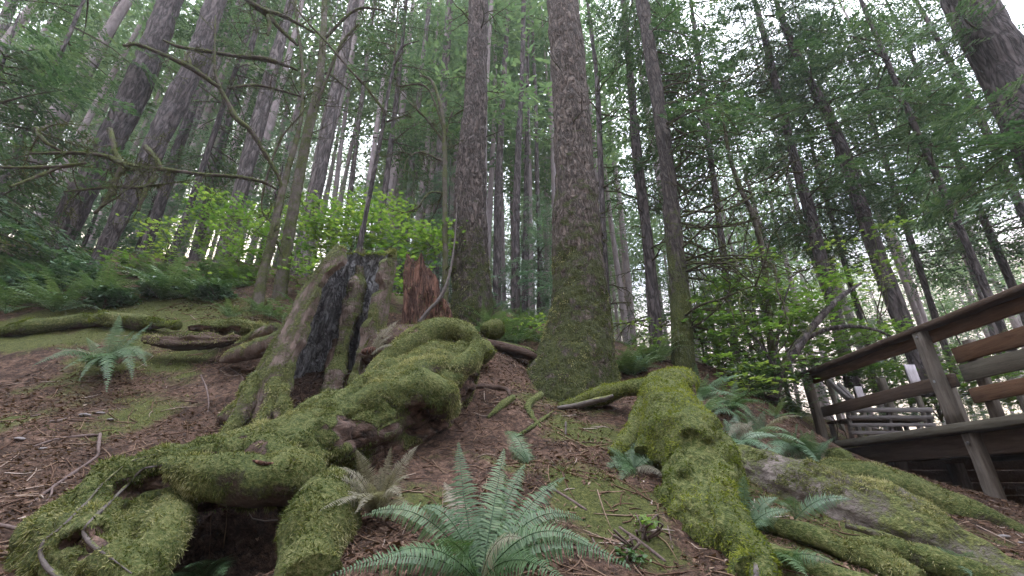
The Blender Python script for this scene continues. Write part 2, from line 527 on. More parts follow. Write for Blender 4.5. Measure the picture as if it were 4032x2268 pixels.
M['deck_floor'] = wood_mat('deck_floor', (0.070, 0.066, 0.052), moss=0.32, moss_up=0.2, scale=(2, 0.25, 2), fiber=14, bumpd=0.008, mscale=4)
M['bench_wood'] = wood_mat('bench_wood', (0.115, 0.108, 0.110), scale=(0.25, 2, 2), fiber=14, bumpd=0.006)
M['pale_board'] = wood_mat('pale_board', (0.42, 0.41, 0.46), scale=(2, 2, 0.3), fiber=14, bumpd=0.004)
M['stone'] = wood_mat('stone', (0.16, 0.15, 0.15), moss=0.0, fiber=9, bumpd=0.01, rough=0.8)

def ground_mat():
    m, t, b = nodes('forest_soil', 0.95, 0.15)
    v = mapping(t, (1, 1, 1))
    n1 = noise(t, 22, 10, 0.72, v, 0.6)
    n2 = noise(t, 1.6, 6, 0.62, v)
    n3 = noise(t, 70, 5, 0.7, v)
    soil = ramp(t, n1, [(0.33, (0.016, 0.010, 0.008)), (0.46, (0.060, 0.037, 0.026)), (0.58, (0.132, 0.078, 0.055)), (0.72, (0.27, 0.20, 0.155))])  # dark end paints shade into the soil's crevices
    n4 = ramp(t, noise(t, 2.7, 5, 0.7, v, 1.0), [(0.38, (0.30, 0.28, 0.27)), (0.58, (1, 1, 1))])
    soil = mix(t, 0.8, soil, n4, 'MULTIPLY')
    a = N(t, 'ShaderNodeAttribute', attribute_name='rnd')
    k = math_(t, 'ADD', a.outputs['Fac'], math_(t, 'MULTIPLY', math_(t, 'SUBTRACT', n2, 0.5), 2.6))
    k = math_(t, 'ADD', k, math_(t, 'MULTIPLY', math_(t, 'SUBTRACT', n3, 0.5), 0.9))
    k = ramp(t, k, [(0.42, (0, 0, 0)), (0.70, (1, 1, 1))])
    mc = ramp(t, math_(t, 'ADD', math_(t, 'MULTIPLY', n3, .6), math_(t, 'MULTIPLY', n1, .4)), [(0.32, (0.014, 0.018, 0.007)), (0.46, (0.048, 0.056, 0.016)), (0.58, (0.098, 0.102, 0.032)), (0.72, (0.20, 0.19, 0.08))])
    t.links.new(mix(t, k, soil, mc), b.inputs['Base Color'])
    bump(t, b, math_(t, 'ADD', n1, math_(t, 'MULTIPLY', n3, 0.5)), 0.9, 0.035)
    return m
M['ground'] = ground_mat()

# ------------------------------------------------------------------ terrain
gp = [(0, 2268, 2.4), (700, 2268, 2.55), (1300, 2268, 2.4), (2000, 2268, 2.3), (2500, 2268, 2.5), (3000, 2268, 2.7), (3500, 2268, 2.9), (4032, 2268, 3.0),
      (0, 2000, 3.0), (200, 1950, 3.15), (0, 1700, 4.0), (400, 1700, 4.15), (700, 1720, 4.2), (900, 1720, 4.35),
      (0, 1500, 4.8), (400, 1500, 5.0), (800, 1500, 5.2), (0, 1320, 5.7), (400, 1300, 5.9), (900, 1330, 6.2),
      (0, 1150, 7.0), (400, 1130, 7.4), (800, 1120, 7.7), (1050, 1190, 7.0), (200, 1040, 9.0), (700, 1050, 9.5), (1100, 1080, 9.0),
      (1150, 1660, 4.6), (1300, 1490, 5.3), (1500, 1850, 3.7), (1900, 1700, 4.3), (1700, 2000, 3.05), (1900, 1520, 5.15), (2000, 1430, 5.8),
      (2250, 1560, 5.8), (1860, 1270, 7.7), (2100, 1340, 7.2), (2200, 1800, 3.9), (2500, 1800, 4.1), (2200, 2000, 3.1), (2500, 2050, 3.1),
      (2600, 1580, 5.3), (2690, 1520, 6.2), (2900, 1720, 5.1), (2950, 1610, 6.0), (2900, 1490, 7.5), (3250, 1860, 5.2), (3600, 1930, 4.9),
      (3960, 1970, 5.0), (3420, 1850, 7.0), (3200, 1650, 8.2), (3500, 1700, 10), (2000, 1240, 10.5), (2350, 1330, 9.5), (2620, 1400, 9.0), (1600, 1190, 9.0)]
gpts = [at(*p) for p in gp]
for a in [(0, 0, -1.45), (-5, 0, -1.3), (5, 0, -1.6), (0, -5, -3), (-6, -6, -3), (6, -6, -3.3), (-8, 2.4, 0.3), (-10, 6, 2.9), (-14, 10, 6.0), (8, 4, -0.3), (10, 8, 0.4),
          (14, 12, 1.0), (8, 11, 1.3), (-9, 15, 7.6), (-18, 18, 9.5), (0, 16, 5.0), (6, 16, 3.0), (14, 20, 2.2), (0, 28, 6.5), (-14, 30, 11.5), (-34, 30, 15), (14, 34, 4.0), (34, 30, 1.5),
          (6.0, 6.0, -0.5), (6.6, 5, -.9), (7.2, 7, -.5), (6.2, 3.5, -.9), (0, 60, 9), (-50, 60, 18), (50, 60, 2), (-60, 0, 10), (60, 0, -6), (0, -60, -18), (-60, -60, -12), (60, -60, -20)]:
    gpts.append(np.array(a, float))
gpts = np.array(gpts)

def _phi(r): return np.sqrt(r * r + 0.36)
def _fit():
    n = len(gpts)
    d = np.linalg.norm(gpts[:, None, :2] - gpts[None, :, :2], axis=2)
    A = np.zeros((n + 3, n + 3))
    A[:n, :n] = _phi(d) - 0.02 * np.eye(n)
    A[:n, n] = 1; A[:n, n + 1:] = gpts[:, :2]
    A[n, :n] = 1; A[n + 1:, :n] = gpts[:, :2].T
    return np.linalg.solve(A, np.concatenate([gpts[:, 2], [0, 0, 0]]))
_w = _fit()
PIT = at(930, 2160, 3.0)

def gz(x, y):
    x, y = np.atleast_1d(np.asarray(x, float)), np.atleast_1d(np.asarray(y, float))
    xc, yc = np.clip(x, -80, 80), np.clip(y, -80, 80)
    d = np.sqrt((xc[:, None] - gpts[None, :, 0]) ** 2 + (yc[:, None] - gpts[None, :, 1]) ** 2)
    z = _phi(d) @ _w[:-3] + _w[-3] + xc * _w[-2] + yc * _w[-1]
    p = np.stack([x, y, np.zeros_like(x)], -1)
    z = z + 0.05 * fbm(p * 1.7, 4) + 0.018 * fbm(p * 9.0, 3)
    z = z - 1.5 * np.exp(-(((x - PIT[0]) / 0.52) ** 2 + ((y - PIT[1] - 0.22) / 0.60) ** 2) ** 2)
    return z

def hit(px, py, y0=1.2, y1=40):
    """where the sight line of a photo point meets the ground"""
    Y = np.concatenate([np.linspace(y0, 12, 500), np.linspace(12, y1, 200)])
    u, dy, dz = ray(px, py)
    x, z = u * Y / dy, dz * Y / dy
    g = gz(x, Y)
    k = np.nonzero(g >= z)[0]
    i = k[0] if len(k) else len(Y) - 1
    return np.array([x[i], Y[i], g[i]])

def axis(lo, hi, step, far, grow=1.18):
    a = list(np.arange(lo, hi + 1e-6, step))
    s = step
    while a[-1] < far:
        s *= grow; a.append(a[-1] + s)
    s = step
    while a[0] > -far:
        s *= grow; a.insert(0, a[0] - s)
    return np.array(a)
gx, gy = axis(-7.5, 7.0, 0.055, 400), axis(1.0, 9.5, 0.055, 400)
XX, YY = np.meshgrid(gx, gy)
gzv = np.concatenate([gz(a, b) for a, b in zip(np.array_split(XX.ravel(), 20), np.array_split(YY.ravel(), 20))])
GV = np.stack([XX.ravel(), YY.ravel(), gzv], -1)
nx, ny = len(gx), len(gy)
i, j = np.meshgrid(np.arange(nx - 1), np.arange(ny - 1))
k = (j * nx + i).ravel()
GQ = np.stack([k, k + 1, k + nx + 1, k + nx], -1)
mossy = 0.04 + 0.24 * fbm(GV * np.array([1.1, 1.1, 0.0]) + 3.3, 3)
for px, py, rad, s in [(300, 1260, 0.8, .75), (600, 1240, 0.8, .7), (100, 1300, 0.6, .6), (850, 1290, 0.7, .6), (620, 1560, 0.45, .5), (330, 1480, 0.4, .45), (700, 1430, .4, .5),
                       (2250, 1700, 0.35, .7), (2330, 1730, 0.3, .65), (2350, 1560, .5, .7), (2080, 1560, .3, .4), (2400, 2000, 0.35, .6), (2300, 1900, .3, .5), (2480, 2140, .3, .45),
                       (1680, 1980, 0.3, .6), (2100, 1600, .3, .5), (1800, 1420, .5, .8), (3050, 1980, 1.0, .7), (3500, 2150, .7, .6), (3900, 2230, .5, .4), (2100, 1330, .8, .7), (150, 1650, .3, .4), (520, 1640, .3, .3)]:
    p = hit(px, py)
    mossy = mossy + s * np.exp(-((GV[:, 0] - p[0]) ** 2 + (GV[:, 1] - p[1]) ** 2) / rad ** 2)
mossy = np.where(GV[:, 1] > 7.5, np.maximum(mossy, 0.45), mossy)
gb = Buf().add(GV, GQ, None, np.clip(mossy, 0, 1))
g_o = link('forest_floor', gb.mesh('forest_floor', M['ground']))
tag(g_o, 'brown needle-strewn forest floor with moss patches rising up the hillside', 'ground', kind='structure')

# ------------------------------------------------------------------ foliage library
def branch_arr(L, ntw, leaf_l, leaf_w, nleaf, droop, twig=0.3, sparse=0.15):
    """conifer bough along +X: twigs to both sides, each set with narrow needle sprays; V, Q, r"""
    Vs, r = [], []
    for s in np.linspace(0.10, 1.0, ntw):
        if random.random() < sparse: continue
        base = np.array([s * L, 0, -droop * L * s * s])
        tl = L * twig * (1.0 - 0.75 * s) * random.uniform(0.6, 1.2) + leaf_l * 0.8
        for sd in (-1, 1):
            if random.random() < sparse: continue
            an = sd * random.uniform(0.75, 1.15)
            d = np.array([math.cos(an), math.sin(an), random.uniform(-0.35, 0.05)])
            rv = np.clip(random.gauss(0.5, 0.2), 0, 1)
            for q in np.linspace(0.15, 1.0, nleaf):
                p = base + d * tl * q + np.array([0, 0, -0.25 * tl * q * q])
                for ss in ((-1, 1) if nleaf > 3 else (random.choice((-1, 1)),)):
                    a2 = an + ss * random.uniform(0.3, 0.8)
                    e = np.array([math.cos(a2), math.sin(a2), random.uniform(-0.5, 0.15)])
                    w = np.array([-math.sin(a2), math.cos(a2), random.uniform(-0.7, 0.7)])
                    l, wd = leaf_l * random.uniform(0.6, 1.2), leaf_w * random.uniform(0.6, 1.2)
                    Vs += [p, p + e * l * 0.5 + w * wd * 0.5, p + e * l, p + e * l * 0.5 - w * wd * 0.5]
                    r += [np.clip(rv + random.gauss(0, 0.1), 0, 1)] * 4
    V = np.array(Vs)
    return V, np.arange(len(V)).reshape(-1, 4), np.array(r)

NEAR = [branch_arr(1.0, 18, 0.060, 0.018, 7, 0.22, 0.34, 0.12) for _ in range(4)]
FAR = [branch_arr(1.0, 11, 0.13, 0.042, 3, 0.28, 0.32, 0.15) for _ in range(5)]
MID = [branch_arr(1.0, 14, 0.085, 0.026, 4, 0.25, 0.34, 0.12) for _ in range(4)]

def put_branch(buf, lib, p, az, el, L, roll=0.0, wood=None, wr=0.012):
    V, Q, r = random.choice(lib)
    Mx = (Matrix.Rotation(az, 3, 'Z') @ Matrix.Rotation(-el, 3, 'Y') @ Matrix.Rotation(roll, 3, 'X'))
    Mx = np.array(Mx)
    buf.add((V * L) @ Mx.T + p, Q, None, np.clip(r + random.gauss(0, 0.08), 0, 1))
    if wood is not None:
        dr = 0.25
        pts = [np.array([s * L * 0.9, 0, -dr * L * s * s]) @ Mx.T + p for s in (0, 0.5, 1)]
        V2, Q2, T2 = tube(pts, [wr * L, wr * L * 0.6, 0.002], ns=5, nr=5)
        wood.add(V2, Q2, T2)

# crowns shared by the trees of the far forest: base at z=0
def far_crown(h, z0, n, Lmax, lib, mat, name):
    b = Buf()
    for k in range(n):
        z = z0 + (h - z0) * (k + random.random()) / n
        L = Lmax * (1 - (z - z0) / (h - z0 + 0.5)) ** 0.7 * random.uniform(0.65, 1.15) + 0.25
        put_branch(b, lib, np.array([0, 0, z]), random.uniform(0, 6.283), random.uniform(-0.25, 0.2), L, random.uniform(-.4, .4))
    return b.mesh(name, mat, False)

def far_trunk(h, r, mat, name, ns=9):
    ph = random.uniform(0, 6)
    pts = [np.array([0.12 * math.sin(ph + z * 0.25), 0.1 * math.cos(ph + z * 0.22), z]) - np.array([.12 * math.sin(ph), .1 * math.cos(ph), 0]) for z in np.linspace(-0.8, h, 12)]
    rr = [r * (1.25 if q == 0 else 1.0) * (1 - 0.9 * q / 11) + 0.01 for q in range(12)]
    b = Buf()
    V, Q, T = tube(pts, rr, ns=ns, nr=34, amp=r * 0.08, freq=3)
    b.add(V, Q, T)
    for z in rng.uniform(2, h * 0.6, 26):        # dead twigs on the lower bole
        az = random.uniform(0, 6.28)
        L = random.uniform(0.25, 1.1)
        p = np.array([0.12 * math.sin(ph + z * 0.25) - .12 * math.sin(ph), 0.1 * math.cos(ph + z * 0.22) - .1 * math.cos(ph), z])
        d = np.array([math.cos(az), math.sin(az), random.uniform(-.4, .3)])
        V, Q, T = tube([p, p + d * L * .5, p + d * L + np.array([0, 0, -.15 * L])], [0.018, 0.012, 0.004], ns=4, nr=4)
        b.add(V, Q, T)
    return b.mesh(name, mat)

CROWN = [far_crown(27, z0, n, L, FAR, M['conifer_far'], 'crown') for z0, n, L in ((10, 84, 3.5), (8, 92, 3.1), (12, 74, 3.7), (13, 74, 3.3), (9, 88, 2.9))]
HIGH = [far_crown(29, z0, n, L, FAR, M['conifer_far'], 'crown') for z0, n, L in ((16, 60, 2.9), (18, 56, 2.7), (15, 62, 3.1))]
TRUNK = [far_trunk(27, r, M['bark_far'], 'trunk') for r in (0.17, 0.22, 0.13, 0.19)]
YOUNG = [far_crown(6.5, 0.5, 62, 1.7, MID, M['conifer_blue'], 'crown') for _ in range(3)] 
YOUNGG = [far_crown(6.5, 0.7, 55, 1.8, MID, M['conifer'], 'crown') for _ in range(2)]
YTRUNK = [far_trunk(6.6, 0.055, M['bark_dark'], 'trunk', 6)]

# ------------------------------------------------------------------ named trees
def big_tree(name, label, Y, pts, mat, ns=24, nrings=None, top=None, amp=0.02, amp2=0.0, crown=None, boughs=None, group=None, cat='tree', ridge=0.05, sink=0.4, skew=0.0):
    """pts: (py, px, width in photo px) from top to bottom; the bole then runs on above the picture"""
    P, rr = [], []
    for k, (py, px, w) in enumerate(sorted(pts)):
        q = at(px, py, Y)
        P.append(q)
        rr.append(0.5 * w * mpp(px, py, Y) / math.sqrt(1 + (q[0] / Y) ** 2))
    P, rr = P[::-1], rr[::-1]                       # bottom first
    base = P[0].copy()
    d = P[0] - P[1]
    d /= np.linalg.norm(d)
    P.insert(0, P[0] + d * sink); rr.insert(0, rr[0] * 1.08)
    d = P[-1] - P[-2]
    d /= np.linalg.norm(d)
    hgt = top if top else P[-1][2] + 9
    n0 = len(P)
    for f in (0.33, 0.66, 1.0):
        P.append(P[n0 - 1] + d * (hgt - P[n0 - 1][2]) * f / max(d[2], .5)); rr.append(rr[n0 - 1] * (1 - 0.8 * f))
    root = thing(name, label, cat, base, group)
    b = Buf()
    V, Q, T = tube(P, rr, ns=ns, nr=nrings, amp=amp, freq=2.6, ridge=ridge, nridge=14, seed=Y * 3.3 + base[0], amp2=amp2, freq2=13)
    b.add(V, Q, T)
    part('trunk', b, mat, root)
    root_data = dict(root=root, P=np.array(P), r=np.array(rr), V=V, Q=Q)
    if crown:                                       # boughs above
        cb, wb = Buf(), Buf()
        for (z0, z1, n, L, lib, azr) in crown:
            for _ in range(n):
                z = random.uniform(z0, z1)
                p = np.array([np.interp(z, root_data['P'][:, 2], root_data['P'][:, i]) for i in range(3)])
                az = random.uniform(*azr)
                put_branch(cb, lib, p, az, random.uniform(-0.35, 0.25), L * random.uniform(0.55, 1.15), random.uniform(-.5, .5), wb)
        part('crown', cb, M['conifer'], root, False, other=(wb, M['moss_limb']))
    return root_data

def bare_branches(td, z0, z1, n, L, seg=6, droop=0.25, sub=4, mat='moss_limb', az=(0, 6.283), r0=0.014, moss=900, name='dead_branch'):
    """dead mossy side branches that wander and fork"""
    mb = Buf()
    VQ = Buf()
    for _ in range(n):
        b = Buf()
        z = random.uniform(z0, z1)
        p = np.array([np.interp(z, td['P'][:, 2], td['P'][:, i]) for i in range(3)])
        a = random.uniform(*az)
        wander(b, p, np.array([math.cos(a), math.sin(a), random.uniform(-.1, .35)]), 1.3 * L * random.uniform(.4, 1.2), 1.7 * r0 * random.uniform(.7, 1.3), droop, sub)
        part(name, b, M[mat], td['root'])
        VQ.add(*b.arrays()[:2])
    V, Q, T, r = VQ.arrays()
    if moss:
        VV, TT, rv = moss_blades(V, Q, moss, 0.05, 0.012, up=-0.6, gravity=1.2, mask_lo=-0.3)
        if len(VV):
            mb.add(VV, None, TT, rv)
            part('hanging_moss', mb, M['moss_limb_tuft'], td['root'], False)['kind'] = 'stuff'

def wander(b, p, d, L, r, droop, sub, depth=0):
    d = d / np.linalg.norm(d)
    pts, rr = [p], [r]
    n = 6
    for k in range(n):
        d = d + rng.normal(0, 0.16, 3) + np.array([0, 0, -droop * 0.25])
        d /= np.linalg.norm(d)
        p = p + d * L / n
        pts.append(p); rr.append(max(r * (1 - 0.8 * (k + 1) / n), 0.0025))
        if depth < 2 and sub and random.random() < sub / 6:
            sd = np.cross(d, rng.normal(0, 1, 3)); sd /= np.linalg.norm(sd)
            wander(b, p, d * 0.6 + sd * 0.8, L * random.uniform(.25, .5), r * 0.55, droop, sub * 0.6, depth + 1)
    V, Q, T = tube(pts, rr, ns=5 if depth else 6, nr=n * 2 if depth == 0 else n + 1)
    b.add(V, Q, T)

BA = (0, 6.283)
main = big_tree('giant_conifer', 'massive fir right of centre with thick moss over its flared base', 6.0,
                [(0, 2213, 117), (235, 2236, 133), (470, 2251, 146), (705, 2264, 164), (940, 2272, 196), (1127, 2282, 216), (1250, 2282, 244), (1360, 2275, 290), (1450, 2262, 350), (1560, 2245, 420)],
                M['bark_main'], ns=180, nrings=420, amp2=.014, amp=0.022, ridge=0.045, top=22)
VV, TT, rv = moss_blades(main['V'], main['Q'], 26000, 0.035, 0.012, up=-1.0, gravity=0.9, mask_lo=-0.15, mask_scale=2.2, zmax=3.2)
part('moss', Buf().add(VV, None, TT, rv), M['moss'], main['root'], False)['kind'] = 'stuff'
bare_branches(main, 3.5, 9.0, 9, 0.8, r0=0.010, sub=3, moss=300)
second = big_tree('giant_conifer', 'thick straight fir standing behind the red rotten stump', 7.6,
                  [(0, 1884, 78), (235, 1879, 81), (470, 1866, 96), (705, 1853, 117), (940, 1849, 133), (1127, 1857, 150), (1290, 1857, 185)],
                  M['bark_second'], ns=140, nrings=380, amp2=.014, amp=0.02, ridge=0.05, top=24)
bare_branches(second, 5, 12, 16, 0.9, r0=0.011, sub=3, moss=400)
VV, TT, rv = moss_blades(second['V'], second['Q'], 9000, 0.04, 0.013, up=-1.0, gravity=0.9, mask_lo=0.0, zmax=4.6)
part('moss', Buf().add(VV, None, TT, rv), M['moss'], second['root'], False)['kind'] = 'stuff'

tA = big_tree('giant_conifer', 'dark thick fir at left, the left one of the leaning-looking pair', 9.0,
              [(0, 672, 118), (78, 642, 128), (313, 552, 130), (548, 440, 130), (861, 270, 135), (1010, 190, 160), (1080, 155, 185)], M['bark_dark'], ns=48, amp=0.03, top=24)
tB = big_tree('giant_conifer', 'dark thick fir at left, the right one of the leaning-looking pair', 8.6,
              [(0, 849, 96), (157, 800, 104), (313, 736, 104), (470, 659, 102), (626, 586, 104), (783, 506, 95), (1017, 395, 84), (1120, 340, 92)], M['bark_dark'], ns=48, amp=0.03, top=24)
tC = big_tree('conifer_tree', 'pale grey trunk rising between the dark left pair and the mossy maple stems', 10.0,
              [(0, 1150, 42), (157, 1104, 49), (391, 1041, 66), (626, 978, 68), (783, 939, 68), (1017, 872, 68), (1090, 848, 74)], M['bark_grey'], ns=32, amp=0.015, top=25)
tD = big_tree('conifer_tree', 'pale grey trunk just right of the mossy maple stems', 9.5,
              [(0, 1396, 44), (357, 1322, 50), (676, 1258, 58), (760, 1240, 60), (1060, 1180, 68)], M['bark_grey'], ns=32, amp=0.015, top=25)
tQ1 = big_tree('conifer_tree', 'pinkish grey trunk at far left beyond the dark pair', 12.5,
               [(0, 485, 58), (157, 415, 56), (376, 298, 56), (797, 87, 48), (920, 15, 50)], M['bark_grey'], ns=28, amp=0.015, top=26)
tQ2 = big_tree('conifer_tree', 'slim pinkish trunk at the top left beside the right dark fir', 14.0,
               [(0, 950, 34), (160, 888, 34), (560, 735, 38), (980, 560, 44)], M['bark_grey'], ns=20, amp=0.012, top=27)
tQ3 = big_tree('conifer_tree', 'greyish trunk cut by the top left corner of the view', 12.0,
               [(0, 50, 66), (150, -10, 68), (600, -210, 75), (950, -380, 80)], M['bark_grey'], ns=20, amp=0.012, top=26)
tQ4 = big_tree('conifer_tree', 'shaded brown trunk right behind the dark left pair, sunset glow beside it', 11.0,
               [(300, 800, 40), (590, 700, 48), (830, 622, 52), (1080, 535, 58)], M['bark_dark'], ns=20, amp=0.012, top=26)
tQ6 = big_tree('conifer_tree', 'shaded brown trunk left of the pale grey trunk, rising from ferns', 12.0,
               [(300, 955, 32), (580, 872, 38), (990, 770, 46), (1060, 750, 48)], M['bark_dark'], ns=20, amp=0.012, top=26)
J = [('slim pale conifer right beside the thick fir behind the red stump', 13.0, [(0, 2003, 15), (313, 1984, 22), (626, 1966, 27), (861, 1960, 30), (1096, 1957, 33), (1235, 1955, 35)], 'bark_grey'),
     ('slim dark-barked conifer midway between the two thick firs', 12.0, [(0, 2062, 16), (313, 2055, 19), (626, 2039, 26), (861, 2033, 30), (1119, 2031, 34), (1235, 2030, 36)], 'bark_dark'),
     ('thinnest conifer pole close left of the mossy giant fir', 14.0, [(150, 2098, 12), (470, 2111, 15), (705, 2115, 17), (1119, 2131, 22), (1250, 2136, 24)], 'bark_grey'),
     ('short-looking brown pole between the two slim centre conifers', 13.5, [(300, 2078, 12), (800, 2072, 22), (1119, 2068, 26), (1240, 2067, 28)], 'bark_dark'),
     ('slim dark conifer hugging the right side of the mossy giant fir', 8.5, [(100, 2325, 14), (313, 2350, 18), (626, 2364, 22), (940, 2378, 24), (1330, 2400, 30)], 'bark_dark'),
     ('greyish pole at top centre left of the thick fir', 13.0, [(0, 1772, 28), (400, 1745, 33), (860, 1722, 38), (1150, 1705, 42)], 'bark_grey'),
     ('narrow pole at top centre, second left of the thick fir', 15.0, [(0, 1692, 18), (435, 1645, 21), (652, 1621, 23), (1100, 1580, 28)], 'bark_grey'),
     ('thin grey pole left of the stump sapling near the top', 16.0, [(0, 1475, 15), (483, 1413, 18), (1000, 1350, 24)], 'bark_grey'),
     ('thin grey pole behind the stump sapling', 15.0, [(0, 1556, 14), (483, 1486, 19), (1040, 1415, 26)], 'bark_far'),
     ('thin reddish pole right of the mossy maple stems', 17.0, [(300, 1380, 14), (628, 1336, 20), (1040, 1290, 26)], 'bark_far')]
jd = [big_tree('slim_conifer', l, Y, p, M[m], ns=16, amp=0.01, top=26) for l, Y, p, m in J]
bare_branches(jd[4], 3.0, 9.5, 26, 1.1, r0=0.011, sub=4, moss=1200)
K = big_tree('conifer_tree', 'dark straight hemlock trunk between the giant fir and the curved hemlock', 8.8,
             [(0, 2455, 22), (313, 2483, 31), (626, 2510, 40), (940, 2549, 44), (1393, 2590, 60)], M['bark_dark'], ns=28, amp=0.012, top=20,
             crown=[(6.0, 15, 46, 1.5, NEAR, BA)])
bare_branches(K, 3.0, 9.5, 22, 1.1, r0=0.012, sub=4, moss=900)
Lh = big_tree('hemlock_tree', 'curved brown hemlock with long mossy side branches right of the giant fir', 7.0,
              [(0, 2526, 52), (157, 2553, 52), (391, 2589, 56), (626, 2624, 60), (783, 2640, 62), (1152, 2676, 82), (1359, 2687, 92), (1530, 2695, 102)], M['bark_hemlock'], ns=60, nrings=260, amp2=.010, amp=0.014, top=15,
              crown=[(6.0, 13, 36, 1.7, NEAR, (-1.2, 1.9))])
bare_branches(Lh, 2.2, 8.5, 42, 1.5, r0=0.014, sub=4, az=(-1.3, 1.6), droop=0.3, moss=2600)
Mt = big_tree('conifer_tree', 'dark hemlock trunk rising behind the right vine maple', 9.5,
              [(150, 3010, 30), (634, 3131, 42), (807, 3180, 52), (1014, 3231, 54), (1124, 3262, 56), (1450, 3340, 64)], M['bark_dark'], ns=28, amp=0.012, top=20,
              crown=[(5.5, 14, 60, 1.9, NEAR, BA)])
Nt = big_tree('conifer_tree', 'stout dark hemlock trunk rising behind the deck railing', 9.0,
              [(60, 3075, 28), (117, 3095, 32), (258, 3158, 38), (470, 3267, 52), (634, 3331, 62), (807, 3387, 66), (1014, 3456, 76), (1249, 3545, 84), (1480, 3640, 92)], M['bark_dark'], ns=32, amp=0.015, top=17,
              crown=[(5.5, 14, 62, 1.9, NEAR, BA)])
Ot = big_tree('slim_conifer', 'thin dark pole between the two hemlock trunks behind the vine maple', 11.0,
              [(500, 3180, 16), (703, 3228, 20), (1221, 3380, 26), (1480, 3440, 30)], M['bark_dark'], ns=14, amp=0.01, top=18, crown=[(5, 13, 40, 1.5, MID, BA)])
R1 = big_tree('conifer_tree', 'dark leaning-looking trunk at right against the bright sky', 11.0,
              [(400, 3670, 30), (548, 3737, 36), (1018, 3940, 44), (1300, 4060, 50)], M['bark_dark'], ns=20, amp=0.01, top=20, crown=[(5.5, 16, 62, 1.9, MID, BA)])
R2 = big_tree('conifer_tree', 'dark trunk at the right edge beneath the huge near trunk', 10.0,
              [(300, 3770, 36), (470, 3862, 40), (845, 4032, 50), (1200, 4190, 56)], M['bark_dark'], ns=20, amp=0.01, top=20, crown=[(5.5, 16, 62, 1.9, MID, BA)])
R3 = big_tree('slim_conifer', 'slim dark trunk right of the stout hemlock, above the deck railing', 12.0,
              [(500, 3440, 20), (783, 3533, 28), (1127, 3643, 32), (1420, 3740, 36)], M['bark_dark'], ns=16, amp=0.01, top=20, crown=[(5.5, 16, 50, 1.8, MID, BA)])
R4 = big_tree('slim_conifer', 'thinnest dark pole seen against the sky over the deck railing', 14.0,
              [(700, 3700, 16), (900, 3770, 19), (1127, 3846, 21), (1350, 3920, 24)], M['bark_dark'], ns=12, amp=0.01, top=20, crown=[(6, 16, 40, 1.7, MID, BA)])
Pt = big_tree('giant_conifer', 'huge near trunk leaning across the top right corner', 5.2,
              [(0, 3812, 262), (157, 3892, 280), (313, 3985, 300), (700, 4180, 340), (1300, 4480, 400), (1850, 4760, 440)], M['bark_dark'], ns=64, nrings=160, amp=0.02, top=16,
              crown=[(4.2, 9.0, 16, 1.7, NEAR, (2.3, 3.9))])

# ------------------------------------------------------------------ mossy maple stems and limbs
def stem_tree(name, label, cat, root_px, tubes, mat, mossn, twigs=0, twigL=0.7, extra=None, blade=0.05):
    base = at(*root_px)
    o = thing(name, label, cat, base)
    allV, allQ, n = [], [], 0
    for k, (nm, pts) in enumerate(tubes):
        b = Buf()
        V, Q = ptube(b, [(p[0], p[1], p[2], p[3] * (.72 if nm == 'limb' else .95)) for p in pts], ns=12, amp=0.008, freq=11, seed=k * 3.1)
        allV.append(V); allQ.append(Q + n); n += len(V)
        part(nm, b, M[mat] if nm in ('trunk', 'stem') else M['moss_limb'], o)
    V, Q = np.concatenate(allV), np.concatenate(allQ)
    if twigs:
        VQ = Buf()
        for _ in range(twigs):
            b = Buf()
            nm, pts = random.choice(tubes)
            i = random.randrange(1, len(pts))
            p0, p1 = at(*pts[i - 1][:3]), at(*pts[i][:3])
            f = random.random()
            d = rng.normal(0, 1, 3); d[1] *= 0.6; d[2] += 0.2
            wander(b, p0 * (1 - f) + p1 * f, d, twigL * random.uniform(.3, 1.2), 0.010 * random.uniform(.7, 1.5), 0.1, 4)
            part('twig', b, M['moss_limb'], o)
            VQ.add(*b.arrays()[:2])
        tv, tq, _, _ = VQ.arrays()
        Q = np.concatenate([Q, tq + len(V)]); V = np.concatenate([V, tv])
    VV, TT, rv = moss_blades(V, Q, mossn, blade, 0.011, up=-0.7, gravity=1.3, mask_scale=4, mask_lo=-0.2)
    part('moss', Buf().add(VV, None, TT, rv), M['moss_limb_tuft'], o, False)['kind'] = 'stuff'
    return o

